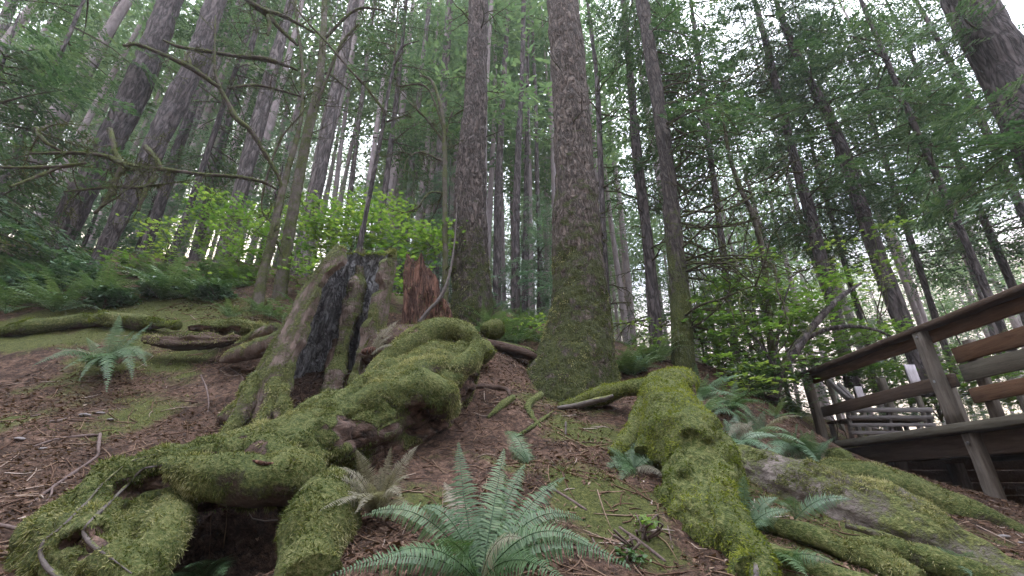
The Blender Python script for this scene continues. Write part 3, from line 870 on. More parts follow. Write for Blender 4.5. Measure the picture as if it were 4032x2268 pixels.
YE = 6.8
stem_tree('mossy_maple', 'slender mossy maple left of the burnt stump, its limbs reaching far left', 'tree', (1015, 1235, YE), [
    ('trunk', [(1005, 1250, YE, 26), (1035, 1080, YE, 19), (1075, 930, YE, 18), (1100, 800, YE, 15), (1138, 652, YE, 12), (1172, 531, YE, 9), (1191, 411, YE, 7), (1189, 242, YE, 6), (1170, 97, YE, 5), (1163, -40, YE, 4)]),
    ('limb', [(1106, 760, YE, 9), (1098, 700, YE - .1, 10), (1040, 600, YE - .3, 12), (984, 512, YE - .5, 12), (930, 464, YE - .6, 15), (890, 390, YE - .7, 11), (863, 338, YE - .75, 9), (845, 250, YE - .8, 6), (848, 63, YE - .9, 3)]),
    ('limb', [(865, 345, YE - .75, 10), (800, 300, YE - .9, 13), (751, 266, YE - 1, 15), (650, 219, YE - 1.1, 11), (540, 176, YE - 1.2, 10), (485, 180, YE - 1.3, 6)]),
    ('limb', [(752, 262, YE - 1, 8), (738, 225, YE - 1, 10), (728, 205, YE - 1, 4)]),
    ('limb', [(1174, 276, YE, 6), (1100, 250, YE - .2, 10), (1033, 231, YE - .3, 14), (940, 222, YE - .4, 11), (845, 207, YE - .5, 10), (704, 184, YE - .7, 8), (642, 157, YE - .8, 4)]),
    ('limb', [(1240, 130, YE, 6), (1133, 72, YE - .2, 10), (1060, 45, YE - .3, 12), (1041, 39, YE - .4, 12), (964, -5, YE - .5, 10)]),
    ('limb', [(1172, 180, YE, 6), (1100, 111, YE - .2, 11), (1058, 65, YE - .3, 13), (975, 5, YE - .4, 9)]),
    ('limb', [(1050, 50, YE - .3, 9), (1062, 90, YE - .35, 9), (1055, 140, YE - .35, 4)]),
    ('limb', [(1185, 380, YE, 5), (1080, 350, YE - .2, 6), (1000, 335, YE - .3, 8), (900, 345, YE - .6, 5)]),
    ('limb', [(1090, 745, YE - .05, 7), (1018, 712, YE - .3, 9), (900, 693, YE - .6, 9), (783, 685, YE - .9, 10), (665, 669, YE - 1.2, 11), (560, 660, YE - 1.4, 13), (500, 655, YE - 1.6, 25), (470, 640, YE - 1.65, 20), (423, 618, YE - 1.7, 12), (329, 603, YE - 1.9, 10), (117, 603, YE - 2.2, 6)]),
    ('limb', [(480, 650, YE - 1.65, 14), (455, 600, YE - 1.65, 13), (445, 560, YE - 1.65, 11), (432, 510, YE - 1.6, 14)]),
    ('limb', [(640, 668, YE - 1.25, 9), (610, 620, YE - 1.25, 12), (575, 580, YE - 1.2, 16)]),
    ('limb', [(480, 660, YE - 1.65, 16), (450, 720, YE - 1.65, 14), (420, 790, YE - 1.65, 10), (370, 840, YE - 1.7, 6)]),
    ('limb', [(620, 690, YE - 1.3, 8), (570, 735, YE - 1.4, 10), (440, 738, YE - 1.6, 8), (250, 755, YE - 1.8, 5)]),
    ('limb', [(600, 700, YE - 1.3, 9), (565, 770, YE - 1.4, 12), (545, 830, YE - 1.4, 7)]),
    ('limb', [(340, 640, YE - 1.9, 8), (250, 655, YE - 2, 9), (100, 660, YE - 2.2, 8), (-60, 655, YE - 2.4, 5)]),
    ('limb', [(250, 655, YE - 2, 8), (160, 690, YE - 2.1, 9), (40, 735, YE - 2.3, 6)]),
    ('limb', [(250, 600, YE - 1.9, 8), (180, 560, YE - 2, 11), (140, 505, YE - 2, 12)]),
    ('limb', [(1090, 900, YE, 5), (1030, 800, YE - .1, 5), (1100, 560, YE - .1, 5), (1190, 445, YE - .1, 3)])],
    'bark_maple', 16000, 80, 0.8, blade=0.06)
stem_tree('mossy_maple', 'straight grey-green maple stem close behind the slender mossy maple', 'tree', (1095, 1200, 7.2), [
    ('trunk', [(1092, 1230, 7.2, 30), (1125, 1000, 7.2, 24), (1150, 850, 7.2, 22), (1182, 676, 7.2, 20), (1215, 507, 7.2, 19), (1254, 338, 7.2, 17), (1273, 145, 7.2, 13), (1280, -60, 7.2, 10)]),
    ('limb', [(1225, 470, 7.2, 7), (1290, 300, 7.1, 9), (1340, 180, 7, 8), (1410, 95, 6.9, 7)]),
    ('limb', [(1270, 160, 7.2, 7), (1400, 40, 7.1, 7), (1520, 40, 7.0, 4)]),
    ('limb', [(1240, 400, 7.2, 6), (1280, 290, 7.3, 6), (1370, 350, 7.2, 5)])],
    'bark_maple', 4000, 46, 0.9)
YG = 5.3
stem_tree('stump_sapling', 'thin dark sapling growing out of the top of the burnt stump', 'tree', (1415, 985, YG), [
    ('stem', [(1412, 1000, YG, 11), (1430, 900, YG, 10), (1470, 690, YG, 9), (1500, 540, YG, 8), (1517, 430, YG, 7), (1545, 290, YG, 6), (1580, 190, YG, 5), (1650, 160, YG, 3)]),
    ('limb', [(1515, 440, YG, 6), (1442, 343, YG - .1, 6), (1370, 266, YG - .2, 6), (1288, 169, YG - .3, 6), (1210, 87, YG - .4, 5), (1138, -5, YG - .5, 4)]),
    ('limb', [(1545, 290, YG, 4), (1560, 150, YG, 4), (1570, -20, YG, 3)]),
    ('limb', [(1520, 480, YG, 3), (1580, 460, YG, 3), (1650, 430, YG, 2)])], 'bark_dark', 700, 16, 0.5)
stem_tree('bare_sapling', 'bare mossy sapling with drooping forked branches left of the second fir', 'tree', (1757, 1260, 7.0), [
    ('stem', [(1757, 1270, 7, 13), (1752, 900, 7, 11), (1750, 560, 7, 10), (1735, 420, 7, 8), (1700, 320, 7, 6), (1655, 295, 7, 3)]),
    ('limb', [(1748, 560, 7, 7), (1690, 480, 6.9, 6), (1640, 430, 6.8, 5), (1585, 370, 6.8, 3)]),
    ('limb', [(1750, 560, 7, 6), (1765, 490, 7, 5), (1780, 440, 7, 3)]),
    ('limb', [(1750, 640, 7, 6), (1660, 600, 6.9, 5), (1605, 625, 6.8, 4), (1590, 680, 6.8, 3)]),
    ('limb', [(1752, 760, 7, 5), (1690, 760, 6.9, 5), (1640, 820, 6.8, 4), (1580, 840, 6.8, 3)]),
    ('limb', [(1750, 520, 7, 5), (1680, 345, 6.9, 5), (1560, 340, 6.8, 3)])], 'bark_maple', 2500, 34, 0.6)
stem_tree('mossy_snag', 'bent mossy branchy stem hanging over the right vine maple', 'tree', (3040, 1500, 7.6), [
    ('trunk', [(3045, 1520, 7.6, 13), (3020, 1150, 7.6, 12), (3005, 1000, 7.5, 11), (2965, 850, 7.4, 11), (2915, 740, 7.3, 9), (2870, 600, 7.2, 7), (2840, 420, 7.1, 4)]),
    ('limb', [(2990, 970, 7.5, 8), (2920, 1020, 7.3, 9), (2830, 1035, 7.1, 8), (2710, 1030, 7, 6)]),
    ('limb', [(2960, 870, 7.4, 7), (2850, 890, 7.3, 8), (2700, 895, 7.1, 6)]),
    ('limb', [(2900, 740, 7.3, 7), (2960, 770, 7.3, 7), (2840, 830, 7.2, 6), (2690, 830, 7.1, 5)])], 'bark_maple', 6000, 40, 0.9)

# ------------------------------------------------------------------ vine maples and shrubs
def star_leaf():
    V = [(0, 0, 0)]
    for k in range(10):
        a = -math.pi / 2 + math.pi / 5 * (k - 0.0) * 1.0
        rr = 1.0 if k % 2 else 0.48
        V.append((rr * math.cos(a) + 0.55, rr * math.sin(a), -0.10 * rr))
    V[0] = (0.55, 0, 0)
    T = [[0, 1 + k, 1 + (k + 1) % 10] for k in range(10)]
    return np.array(V), np.array(T)
STAR = star_leaf()

def scatter_leaves(b, P, size, tilt, leafVT, rmean=0.5, az=None):
    LV, LT = leafVT
    n = len(P)
    a = rng.uniform(0, 6.283, n) if az is None else az
    tx, ty = rng.normal(0, tilt, n), rng.normal(0.15, tilt, n)
    s = size * rng.uniform(0.6, 1.25, n)
    ca, sa = np.cos(a), np.sin(a)
    X = np.stack([ca, sa, -ty], -1); X /= np.linalg.norm(X, axis=1)[:, None]
    Yv = np.stack([-sa, ca, tx], -1); Yv /= np.linalg.norm(Yv, axis=1)[:, None]
    Z = np.cross(X, Yv)
    V = P[:, None, :] + s[:, None, None] * (LV[None, :, 0:1] * X[:, None] + LV[None, :, 1:2] * Yv[:, None] + LV[None, :, 2:3] * Z[:, None])
    T = (LT[None] + (np.arange(n) * len(LV))[:, None, None]).reshape(-1, 3)
    r = np.repeat(np.clip(rmean + rng.normal(0, 0.2, n), 0, 1), len(LV))
    b.add(V.reshape(-1, 3), None, T, r)

def maple_shrub(label, root_px, clusters, size=0.052, mat='maple_leaf', name='vine_maple', cat='shrub', stems=True, wood='bark_maple', rmean=0.5, thin=0.36):
    base = hit(*root_px) if len(root_px) == 2 else at(*root_px)
    o = thing(name, label, cat, base)
    b = Buf()
    for (px, py, Y, rx, ry, n) in clusters:
        n = int(n * thin)
        w = Buf()
        c = at(px, py, Y)
        k = mpp(px, py, Y)
        RX, RZ = rx * k, ry * k
        nl = max(2, int(RZ / 0.10))
        for q in range(nl):                                 # flat tiers of foliage
            zc = c[2] + RZ * (2 * (q + 0.5) / nl - 1) + random.uniform(-.04, .04)
            fr = math.sqrt(max(0.15, 1 - ((zc - c[2]) / RZ) ** 2))
            for _ in range(max(1, int(n / nl / 26))):
                sc = np.array([c[0] + random.uniform(-1, 1) * RX * fr, c[1] + random.uniform(-1, 1) * max(RX * 0.5, .35), zc + random.uniform(-.06, .06)])
                m = 26
                P = sc + np.stack([rng.normal(0, 0.19, m), rng.normal(0, 0.19, m), rng.normal(0, 0.016, m)], -1)
                P[:, 2] -= 0.25 * ((P[:, 0] - sc[0]) ** 2 + (P[:, 1] - sc[1]) ** 2)
                scatter_leaves(b, P, size, 0.20, STAR, rmean + random.gauss(0, 0.12))
                if stems and random.random() < 0.5:
                    mid = c * 0.5 + sc * 0.5 + np.array([0, 0, -.05])
                    V, Q, T = tube([c + np.array([0, 0, -RZ * .4]), mid, sc], [0.007, 0.005, 0.002], ns=4, nr=6)
                    w.add(V, Q, T)
        if stems:
            mid = base * 0.45 + c * 0.55 + rng.normal(0, 0.1, 3)
            V, Q, T = tube([base + np.array([0, 0, -.1]), base * .8 + c * .2 + np.array([0, 0, .25]), mid, c + np.array([0, 0, -RZ * .4])], [0.016, 0.013, 0.010, 0.006], ns=6, nr=14)
            w.add(V, Q, T)
            part('stem', w, M[wood], o)
    part('foliage', b, M[mat], o, False)
    return o

maple_shrub('bright green vine maple spreading behind the burnt stump', (1330, 1130, 8.0),
            [(1240, 850, 7.9, 130, 75, 1500), (1400, 900, 7.8, 170, 80, 2200), (1600, 910, 7.6, 160, 60, 1700), (1260, 950, 7.6, 110, 60, 1100), (1700, 950, 7.4, 100, 60, 900),
             (1480, 830, 8.2, 150, 45, 1200), (1540, 1010, 7.2, 120, 50, 700), (1220, 1040, 7.2, 80, 70, 600), (1600, 1100, 6.9, 60, 80, 450)], rmean=0.45)
maple_shrub('bright green vine maple left of the mossy maple stems', (900, 1120, 8.5),
            [(900, 840, 8.3, 150, 60, 1300), (830, 900, 8.3, 110, 60, 800), (980, 930, 8.0, 120, 60, 900), (950, 1010, 7.8, 100, 60, 700), (860, 790, 8.6, 90, 30, 450)], rmean=0.36)
maple_shrub('yellowish small vine maple before the dark left firs', (640, 1080, 8.2),
            [(640, 880, 8.2, 60, 50, 300), (680, 940, 8.0, 70, 60, 400), (620, 980, 7.9, 60, 50, 300)], rmean=0.7, size=0.05)
for lab, px, py, Y, rx, ry, n in [('light green leafy shrub in the left fern band, nearest the left edge', 190, 1010, 8.2, 90, 50, 900), ('light green leafy shrub in the left fern band, below the dark firs', 520, 1060, 8.0, 90, 40, 800),
        ('light green leafy shrub in the left fern band, below the pale grey trunk', 800, 1090, 7.9, 110, 40, 900), ('light green leafy shrub in the left fern band, beside the maple stems', 960, 1080, 7.7, 60, 50, 600)]:
    maple_shrub(lab, (px, py + 60, Y), [(px, py, Y, rx, ry, n)], rmean=.3, size=.06, mat='fern' if px in (190, 800) else 'maple_leaf')
maple_shrub('wide vine maple with dark arching stems left of the deck', (3060, 1540, 7.0),
            [(2800, 1200, 7.2, 110, 80, 900), (2950, 1150, 7.2, 150, 60, 1300), (3120, 1180, 7.0, 160, 70, 1300), (3020, 1280, 6.8, 180, 70, 1500), (3250, 1260, 6.9, 150, 70, 1100),
             (3420, 1300, 6.9, 130, 50, 700), (3260, 1160, 7.2, 90, 60, 500), (2900, 1400, 6.9, 120, 60, 700), (3080, 1420, 6.6, 120, 70, 700), (2850, 1300, 7.0, 100, 70, 800), (3040, 1050, 7.3, 150, 60, 700), (3320, 1100, 7.2, 120, 50, 500)], rmean=0.32)
maple_shrub('small vine maple with yellow green leaves low in the right thicket', (2960, 1600, 6.6),
            [(2980, 1460, 6.5, 80, 40, 420), (2930, 1500, 6.5, 60, 40, 300)], rmean=0.8)
maple_shrub('leafy sprigs high on the stout hemlock behind the deck', (3480, 1400, 8.2),
            [(3440, 920, 8.0, 30, 20, 80), (3460, 1010, 8.0, 50, 30, 150), (3490, 1080, 8.0, 50, 60, 250), (3250, 1010, 8.0, 60, 40, 200)], rmean=0.6, size=0.06)
maple_shrub('leafy shrub at the foot of the slim conifers in the centre', (2050, 1340),
            [(2040, 1270, 7.6, 90, 50, 500), (2110, 1300, 7.3, 60, 40, 350), (1970, 1310, 7.4, 60, 50, 350)], rmean=0.55, size=0.05)
maple_shrub('leafy shrub between the curved hemlock and the giant fir', (2540, 1400, 8.2),
            [(2520, 1290, 8.2, 60, 50, 350), (2560, 1370, 8.0, 70, 40, 350), (2790, 1120, 8.2, 40, 60, 200)], rmean=0.6, size=0.05)
maple_shrub('green thicket low beyond the deck rails', (3700, 1640, 9.8), [(3400, 1480, 9.6, 120, 70, 900), (3600, 1500, 9.6, 110, 90, 900), (3800, 1520, 9.2, 120, 80, 1000), (3980, 1500, 8.8, 120, 90, 1000), (3900, 1400, 10.5, 160, 60, 800), (3680, 1420, 11, 140, 60, 700)], rmean=.3, size=.065, thin=.8)
maple_shrub('loose shrub behind the right vine maple closing the gap to the deck', (3250, 1500, 9.0), [(3200, 1400, 9.0, 120, 90, 900), (3120, 1300, 9.2, 120, 60, 600), (3330, 1400, 9.2, 90, 80, 600), (2800, 1380, 8.6, 120, 80, 800)], rmean=.28, size=.06, thin=.8)
w = thing('maple_stem', 'dark arching maple stem with a forked limb beside the deck corner', 'tree', at(3060, 1540, 6.6))
b = Buf()
ptube(b, [(3040, 1570, 6.6, 22), (3080, 1460, 6.6, 20), (3160, 1340, 6.6, 17), (3230, 1250, 6.6, 13), (3310, 1170, 6.7, 10), (3390, 1115, 6.8, 5)], ns=10, amp=.004)
part('trunk', b, M['bark_dark'], w)
b = Buf()
ptube(b, [(3170, 1335, 6.6, 11), (3240, 1300, 6.5, 10), (3350, 1285, 6.4, 8), (3450, 1300, 6.4, 6), (3540, 1340, 6.4, 3)], ns=8, amp=.003)
part('limb', b, M['bark_dark'], w)
b = Buf()
ptube(b, [(3050, 1500, 6.6, 8), (3055, 1380, 6.7, 6), (3085, 1200, 6.8, 4), (3110, 1120, 6.8, 3)], ns=6)
ptube(b, [(3050, 1450, 6.6, 6), (2990, 1350, 6.7, 5), (2920, 1290, 6.8, 3)], ns=6)
part('limb', b, M['bark_dark'], w)

# ------------------------------------------------------------------ ferns
def frond_arr(L, width, a0, a1, n=34, pw=0.30, twist=0.1):
    """one sword fern frond growing along +X and up, arching over; V, Q, r"""
    s = np.linspace(0, 1, n)
    ang = a0 + (a1 - a0) * s ** 1.3
    ds = L / (n - 1)
    x = np.concatenate([[0], np.cumsum(np.cos(ang[:-1]) * ds)])
    z = np.concatenate([[0], np.cumsum(np.sin(ang[:-1]) * ds)])
    y = twist * L * (s ** 2) * random.uniform(-1, 1)
    V, Q, r = [], [], []
    rv = np.clip(random.gauss(0.5, 0.12), 0, 1)
    for k in range(n):
        sk = s[k]
        if sk < 0.10: continue
        prof = (min(1, (sk - 0.05) / 0.22) ** 0.6) * (1 - 0.93 * max(0, (sk - 0.35) / 0.65) ** 1.25)
        pl = width * prof * random.uniform(0.88, 1.08)
        T = np.array([math.cos(ang[k]), 0, math.sin(ang[k])])
        Nn = np.array([-math.sin(ang[k]), 0, math.cos(ang[k])])
        p = np.array([x[k], y[k], z[k]])
        w = ds * pw * 2.0 * (0.6 + 0.4 * prof)
        for sd in (-1, 1):
            if random.random() < 0.02: continue
            d = np.array([0, sd, 0]) * 0.95 + T * random.uniform(.18, .34) + Nn * random.uniform(-0.22, 0.06)
            d /= np.linalg.norm(d)
            m = p + d * pl * 0.45 + Nn * pl * 0.05
            e = p + d * pl - Nn * pl * random.uniform(.05, .22)
            o = len(V)
            V += [p - T * w * .4, p + T * w * .4, m + T * w * .5, m - T * w * .5, e + T * w * 0.08, e - T * w * .08]
            Q += [[o, o + 1, o + 2, o + 3], [o + 3, o + 2, o + 4, o + 5]]
            r += [np.clip(rv + random.gauss(0, .1), 0, 1)] * 6
    # midrib
    o = len(V)
    for k in range(n):
        hw = 0.0035 * (1 - 0.8 * s[k]) * (L / 0.7)
        p = np.array([x[k], y[k], z[k]])
        V += [p + np.array([0, -hw, 0]), p + np.array([0, 0, hw * 1.2]), p + np.array([0, hw, 0])]
        r += [0.05] * 3
        if k:
            a = o + (k - 1) * 3
            Q += [[a, a + 1, a + 4, a + 3], [a + 1, a + 2, a + 5, a + 4]]
    return np.array(V), np.array(Q), np.array(r)

def fern_fronds(n, L, width, spread=(0.5, 1.2), end=(-0.9, 0.1), azr=(0, 6.283), nn=34):
    out = []
    for k in range(n):
        az = azr[0] + (azr[1] - azr[0]) * (k + random.uniform(.1, .9)) / n
        l = L * random.uniform(.7, 1.1)
        out.append((az, frond_arr(l, width * random.uniform(.85, 1.1), random.uniform(*spread), random.uniform(*end), nn)))
    return out

def place_fern(label, pos, fronds, mat='fern', name='sword_fern', group=None):
    o = thing(name, label, 'fern', pos, group)
    for az, (V, Q, r) in fronds:
        me = Buf().add(V, Q, None, r).mesh('frond', M[mat], False)
        f = link('frond', me, o)
        f.rotation_euler = (random.gauss(0, .12), random.gauss(0, .08), az)
    return o

def frond_curve(d, bow, width, n=54):
    """one frond from the origin to d, bowed upwards, its face turned up and a little to the front"""
    dist = np.linalg.norm(d)
    c = d * 0.45 + np.array([0, 0, 1.0]) * bow * dist * 0.62 + rng.normal(0, 0.03, 3) * dist
    s = np.linspace(0, 1, n)[:, None]
    X = 2 * s * (1 - s) * c + s * s * d
    T = np.gradient(X, axis=0); T /= np.linalg.norm(T, axis=1)[:, None]
    face = np.array([rng.normal(0, .25), -0.75, 0.75]) 
    Nn = face - T * (T @ face)[:, None]; Nn /= np.linalg.norm(Nn, axis=1)[:, None]
    Bn = np.cross(T, Nn)
    ds = np.linalg.norm(np.diff(X, axis=0), axis=1).mean()
    V, Q, r = [], [], []
    rv = np.clip(random.gauss(0.5, 0.13), 0, 1)
    for k in range(n):
        sk = s[k, 0]
        if sk < 0.08: continue
        prof = (min(1, (sk - 0.03) / 0.22) ** 0.6) * (1 - 0.93 * max(0, (sk - 0.4) / 0.6) ** 1.4)
        pl = width * prof * random.uniform(0.85, 1.1)
        w = ds * 0.78 * (0.6 + 0.4 * prof)
        for sd in (-1, 1):
            if random.random() < 0.04: continue
            e_ = Bn[k] * sd * 0.95 + T[k] * random.uniform(.12, .36) + Nn[k] * random.uniform(-.30, .08) + np.array([0, 0, -.12])
            e_ /= np.linalg.norm(e_)
            p = X[k]
            m = p + e_ * pl * .45 + Nn[k] * pl * .05
            t = p + e_ * pl * random.uniform(.85, 1.05) - Nn[k] * pl * random.uniform(.05, .25)
            o = len(V)
            V += [p - T[k] * w * .4, p + T[k] * w * .4, m + T[k] * w * .5, m - T[k] * w * .5, t + T[k] * w * .08, t - T[k] * w * .08]
            Q += [[o, o + 1, o + 2, o + 3], [o + 3, o + 2, o + 4, o + 5]]
            r += [np.clip(rv + random.gauss(0, .12), 0, 1)] * 6
    o = len(V)
    for k in range(n):
        hw = 0.0038 * (1 - 0.8 * s[k, 0])
        V += [X[k] - Bn[k] * hw, X[k] + Nn[k] * hw, X[k] + Bn[k] * hw]
        r += [0.05] * 3
        if k:
            a = o + (k - 1) * 3
            Q += [[a, a + 1, a + 4, a + 3], [a + 1, a + 2, a + 5, a + 4]]
    return np.array(V), np.array(Q), np.array(r)

def fern_from_px(label, base_px, tips, width, mat='fern', name='sword_fern', Y=None, lift=0.35):
    """fern whose fronds run from the base to given photo points: tips = (px, py, Y of the tip)"""
    base = hit(*base_px) if Y is None else at(base_px[0], base_px[1], Y)
    o = thing(name, label, 'fern', base)
    for tp in tips:
        q = at(*tp[:3])
        d = q - base
        dist = np.linalg.norm(d)
        bow = tp[3] if len(tp) > 3 else lift
        V, Q, r = frond_curve(d, bow, width * min(1.15, 0.6 + 0.6 * dist / 0.8))
        link('frond', Buf().add(V, Q, None, r).mesh('frond', M[mat if random.random() > .10 else 'fern_dry'], False), o)
    return o

fern_from_px('large foreground sword fern at the bottom centre', (1890, 2300), [
    (1805, 1745, 2.55, .15), (1985, 1770, 2.65, .2), (2065, 1830, 2.7, .3), (2220, 1880, 2.6, .35), (1660, 2000, 2.35, .75), (1480, 2215, 2.0, .6), (2345, 2160, 2.1, .75), (2300, 2050, 2.4, .7),
    (1430, 2030, 2.4, .7), (1700, 2130, 1.95, .5), (2050, 2120, 1.9, .5), (2230, 2290, 1.8, .5), (1900, 1990, 2.6, .25), (1300, 2270, 2.1, .5), (2480, 2240, 2.1, .7), (1980, 1960, 2.8, .3), (1750, 1900, 2.7, .25)], 0.088, Y=2.25)
fern_from_px('pale withering fern arching before the fallen mossy log', (1480, 2050), [
    (1645, 1755, 3.0, .5), (1540, 1760, 3.0, .3), (1400, 1770, 2.9, .4), (1610, 1880, 2.7, .6), (1580, 1960, 2.5, .5), (1340, 1840, 2.8, .6), (1180, 1930, 2.7, .8), (1330, 1990, 2.5, .6), (1180, 2060, 2.5, .7), (1400, 2020, 2.35, .5), (1500, 1840, 3.0, .3), (1560, 1840, 2.9, .3), (1450, 1900, 2.7, .4), (1620, 2030, 2.5, .5), (1260, 2010, 2.5, .5)],
    0.075, 'fern_dry', 'withering_fern')
fern_from_px('sword fern on the bare dirt slope at left with fronds fanning up', (400, 1450), [
    (470, 1240, 5.4, .15), (530, 1300, 5.3, .2), (340, 1330, 5.3, .2), (190, 1410, 4.6, .6), (240, 1460, 4.5, .5), (575, 1440, 4.6, .5), (560, 1380, 5.0, .4), (420, 1540, 4.3, .5), (300, 1370, 5.1, .4), (600, 1270, 5.5, .2), (440, 1330, 5.3, .1), (130, 1440, 4.4, .6), (220, 1370, 5.0, .4), (600, 1400, 4.9, .4), (520, 1490, 4.4, .5), (310, 1500, 4.4, .5)], 0.105)
for lab, bp, tips in [
    ('sword fern in the hollow left of the mossy nurse log', (2500, 1850), [(2560, 1700, 4.1, .15), (2480, 1740, 4.1, .2), (2390, 1760, 3.9, .4), (2370, 1850, 3.8, .5), (2600, 1790, 3.9, .4), (2440, 1900, 3.6, .5), (2520, 1690, 4.3, .15), (2620, 1880, 3.7, .5), (2400, 1800, 4, .3)]),
    ('small fern sprig with two fronds on the red soil below the giant fir', (2080, 1830), [(1985, 1700, 4.1, .5), (2075, 1770, 3.9, .4), (2000, 1760, 3.8, .3)]),
    ('sword fern behind the top of the mossy nurse log', (2750, 1590), [(2740, 1430, 5.6, .15), (2790, 1470, 5.6, .2), (2860, 1480, 5.4, .35), (2920, 1475, 5.4, .4), (2700, 1480, 5.6, .2), (2830, 1540, 5.0, .4), (2900, 1560, 5.2, .5)]),
    ('sword fern with long pale fronds right of the nurse log bend', (2980, 1740), [(2810, 1630, 4.7, .6), (2900, 1620, 4.8, .5), (3160, 1640, 4.7, .6), (3100, 1700, 4.5, .5), (2870, 1720, 4.4, .5), (3010, 1620, 5.2, .2), (3170, 1750, 4.6, .4), (2940, 1600, 5.2, .3)]),
    ('upright sword fern at the foot of the deck corner', (3190, 1840), [(3200, 1690, 4.9, .15), (3290, 1720, 4.9, .3), (3120, 1700, 4.9, .3), (3010, 1760, 4.7, .6), (3060, 1780, 4.6, .5), (3260, 1740, 5.0, .25), (3150, 1690, 5.0, .2), (3000, 1810, 4.5, .4)]),
    ('large arching sword fern on the bank between the nurse log and the deck', (2900, 1760), [(2760, 1700, 4.4, .6), (2850, 1650, 4.7, .4), (2960, 1660, 4.7, .4), (3060, 1720, 4.5, .6), (3080, 1800, 4.2, .6), (2950, 1830, 4.1, .6), (2820, 1800, 4.1, .5), (2900, 1630, 4.9, .25), (3010, 1770, 4.2, .5)]),
    ('broad sword fern below the deck corner post behind the slab', (3120, 1800), [(3010, 1720, 4.7, .5), (3090, 1690, 4.8, .3), (3180, 1700, 4.8, .3), (3260, 1760, 4.6, .5), (3230, 1830, 4.4, .5), (3050, 1840, 4.3, .5), (3140, 1670, 5.0, .2)]),
    ('sword fern with spread fronds in the thicket left of the maple stem', (2880, 1620), [(2770, 1560, 5.4, .5), (2840, 1520, 5.6, .3), (2950, 1530, 5.6, .4), (3010, 1590, 5.3, .6), (2900, 1500, 5.8, .2), (2820, 1640, 5.1, .5), (2960, 1640, 5.1, .5)]),
    ('sword fern on the mossy slab with one broad upright frond', (2945, 2090), [(2930, 1870, 3.2, .1), (3060, 1960, 3.1, .5), (3110, 2010, 3.0, .5), (3020, 2070, 2.9, .4), (2890, 1980, 3.1, .3)]),
    ('single arching sword fern frond on the mossy slab', (3130, 2050), [(3350, 1965, 3.1, .45), (3130, 1960, 3.1, .3), (3080, 1990, 3.0, .4)]),
    ('low fern at the bottom edge right of the nurse log', (3080, 2230), [(3280, 2215, 2.6, .5), (3140, 2180, 2.6, .4), (3000, 2190, 2.6, .4), (3180, 2270, 2.4, .4)]),
    ('small light green fern at the bottom right on the mossy slab', (3780, 2240), [(3700, 2200, 2.9, .5), (3830, 2170, 3.0, .3), (3860, 2210, 2.9, .4), (3750, 2180, 3.0, .3), (3830, 2270, 2.7, .4)]),
    ('small green fern in the mouth of the dark hollow under the log', (800, 2330), [(730, 2235, 2.5, .15), (830, 2222, 2.5, .1), (880, 2262, 2.45, .15), (680, 2270, 2.45, .15)]),
    ('small green fern sprouting on the right slab of the burnt stump', (1455, 1400), [(1570, 1260, 4.4, .4), (1545, 1320, 4.4, .4), (1545, 1360, 4.3, .4), (1500, 1300, 4.4, .3)])]:
    fern_from_px(lab, bp, tips, 0.105, Y=(4.5 if 'stump' in lab else None), mat='fern_dry' if 'stump' in lab else ('fern_brightened' if 'deck' in lab or 'pale fronds' in lab or 'slab' in lab or 'top of the mossy' in lab else 'fern'))

FERN_MESH = []
for q in range(4):
    b = Buf()
    for az, (V, Q, r) in fern_fronds(11, 0.8, 0.085, (0.55, 1.15), (-0.8, 0.0), nn=24):
        Mx = np.array(Matrix.Rotation(az, 3, 'Z'))
        b.add(V @ Mx.T, Q, None, np.clip(r + .22 + random.gauss(0, .12), 0, 1))
    FERN_MESH.append(b.mesh('fern', M['fern'], False))
def fern_field(spots, label, group, smin=.8, smax=1.25):
    for (px, py) in spots:
        p = hit(px, py)
        o = link('sword_fern', FERN_MESH[random.randrange(4)], None, p)
        o.rotation_euler = (random.gauss(0, .1), random.gauss(0, .1), random.uniform(0, 6.28))
        s = random.uniform(smin, smax)
        o.scale = (s, s, s)
        tag(o, label, 'fern', group)
fern_field([(random.uniform(-60, 1050), random.uniform(1085, 1245)) for _ in range(36)], 'sword fern in the dense fern band below the left trees', 'ferns below the left trees', .9, 1.5)
fern_field([(random.uniform(1890, 2180), random.uniform(1250, 1370)) for _ in range(14)], 'sword fern on the slope behind the log and left of the giant fir', 'ferns between the two thick firs', .7, 1.0)
fern_field([(random.uniform(2430, 2660), random.uniform(1400, 1500)) for _ in range(9)] , 'sword fern in the gap right of the giant fir', 'ferns right of the giant fir', .7, 1.0)
fern_field([(random.uniform(2740, 3240), random.uniform(1500, 1720)) for _ in range(9)], 'sword fern in the thicket left of the deck', 'ferns left of the deck', .6, 1.0)
fern_field([(1020, 1230), (1060, 1250), (1180, 1240), (900, 1260), (1110, 1270)], 'sword fern around the foot of the mossy maple stems', 'ferns at the maple stems', .6, .9)

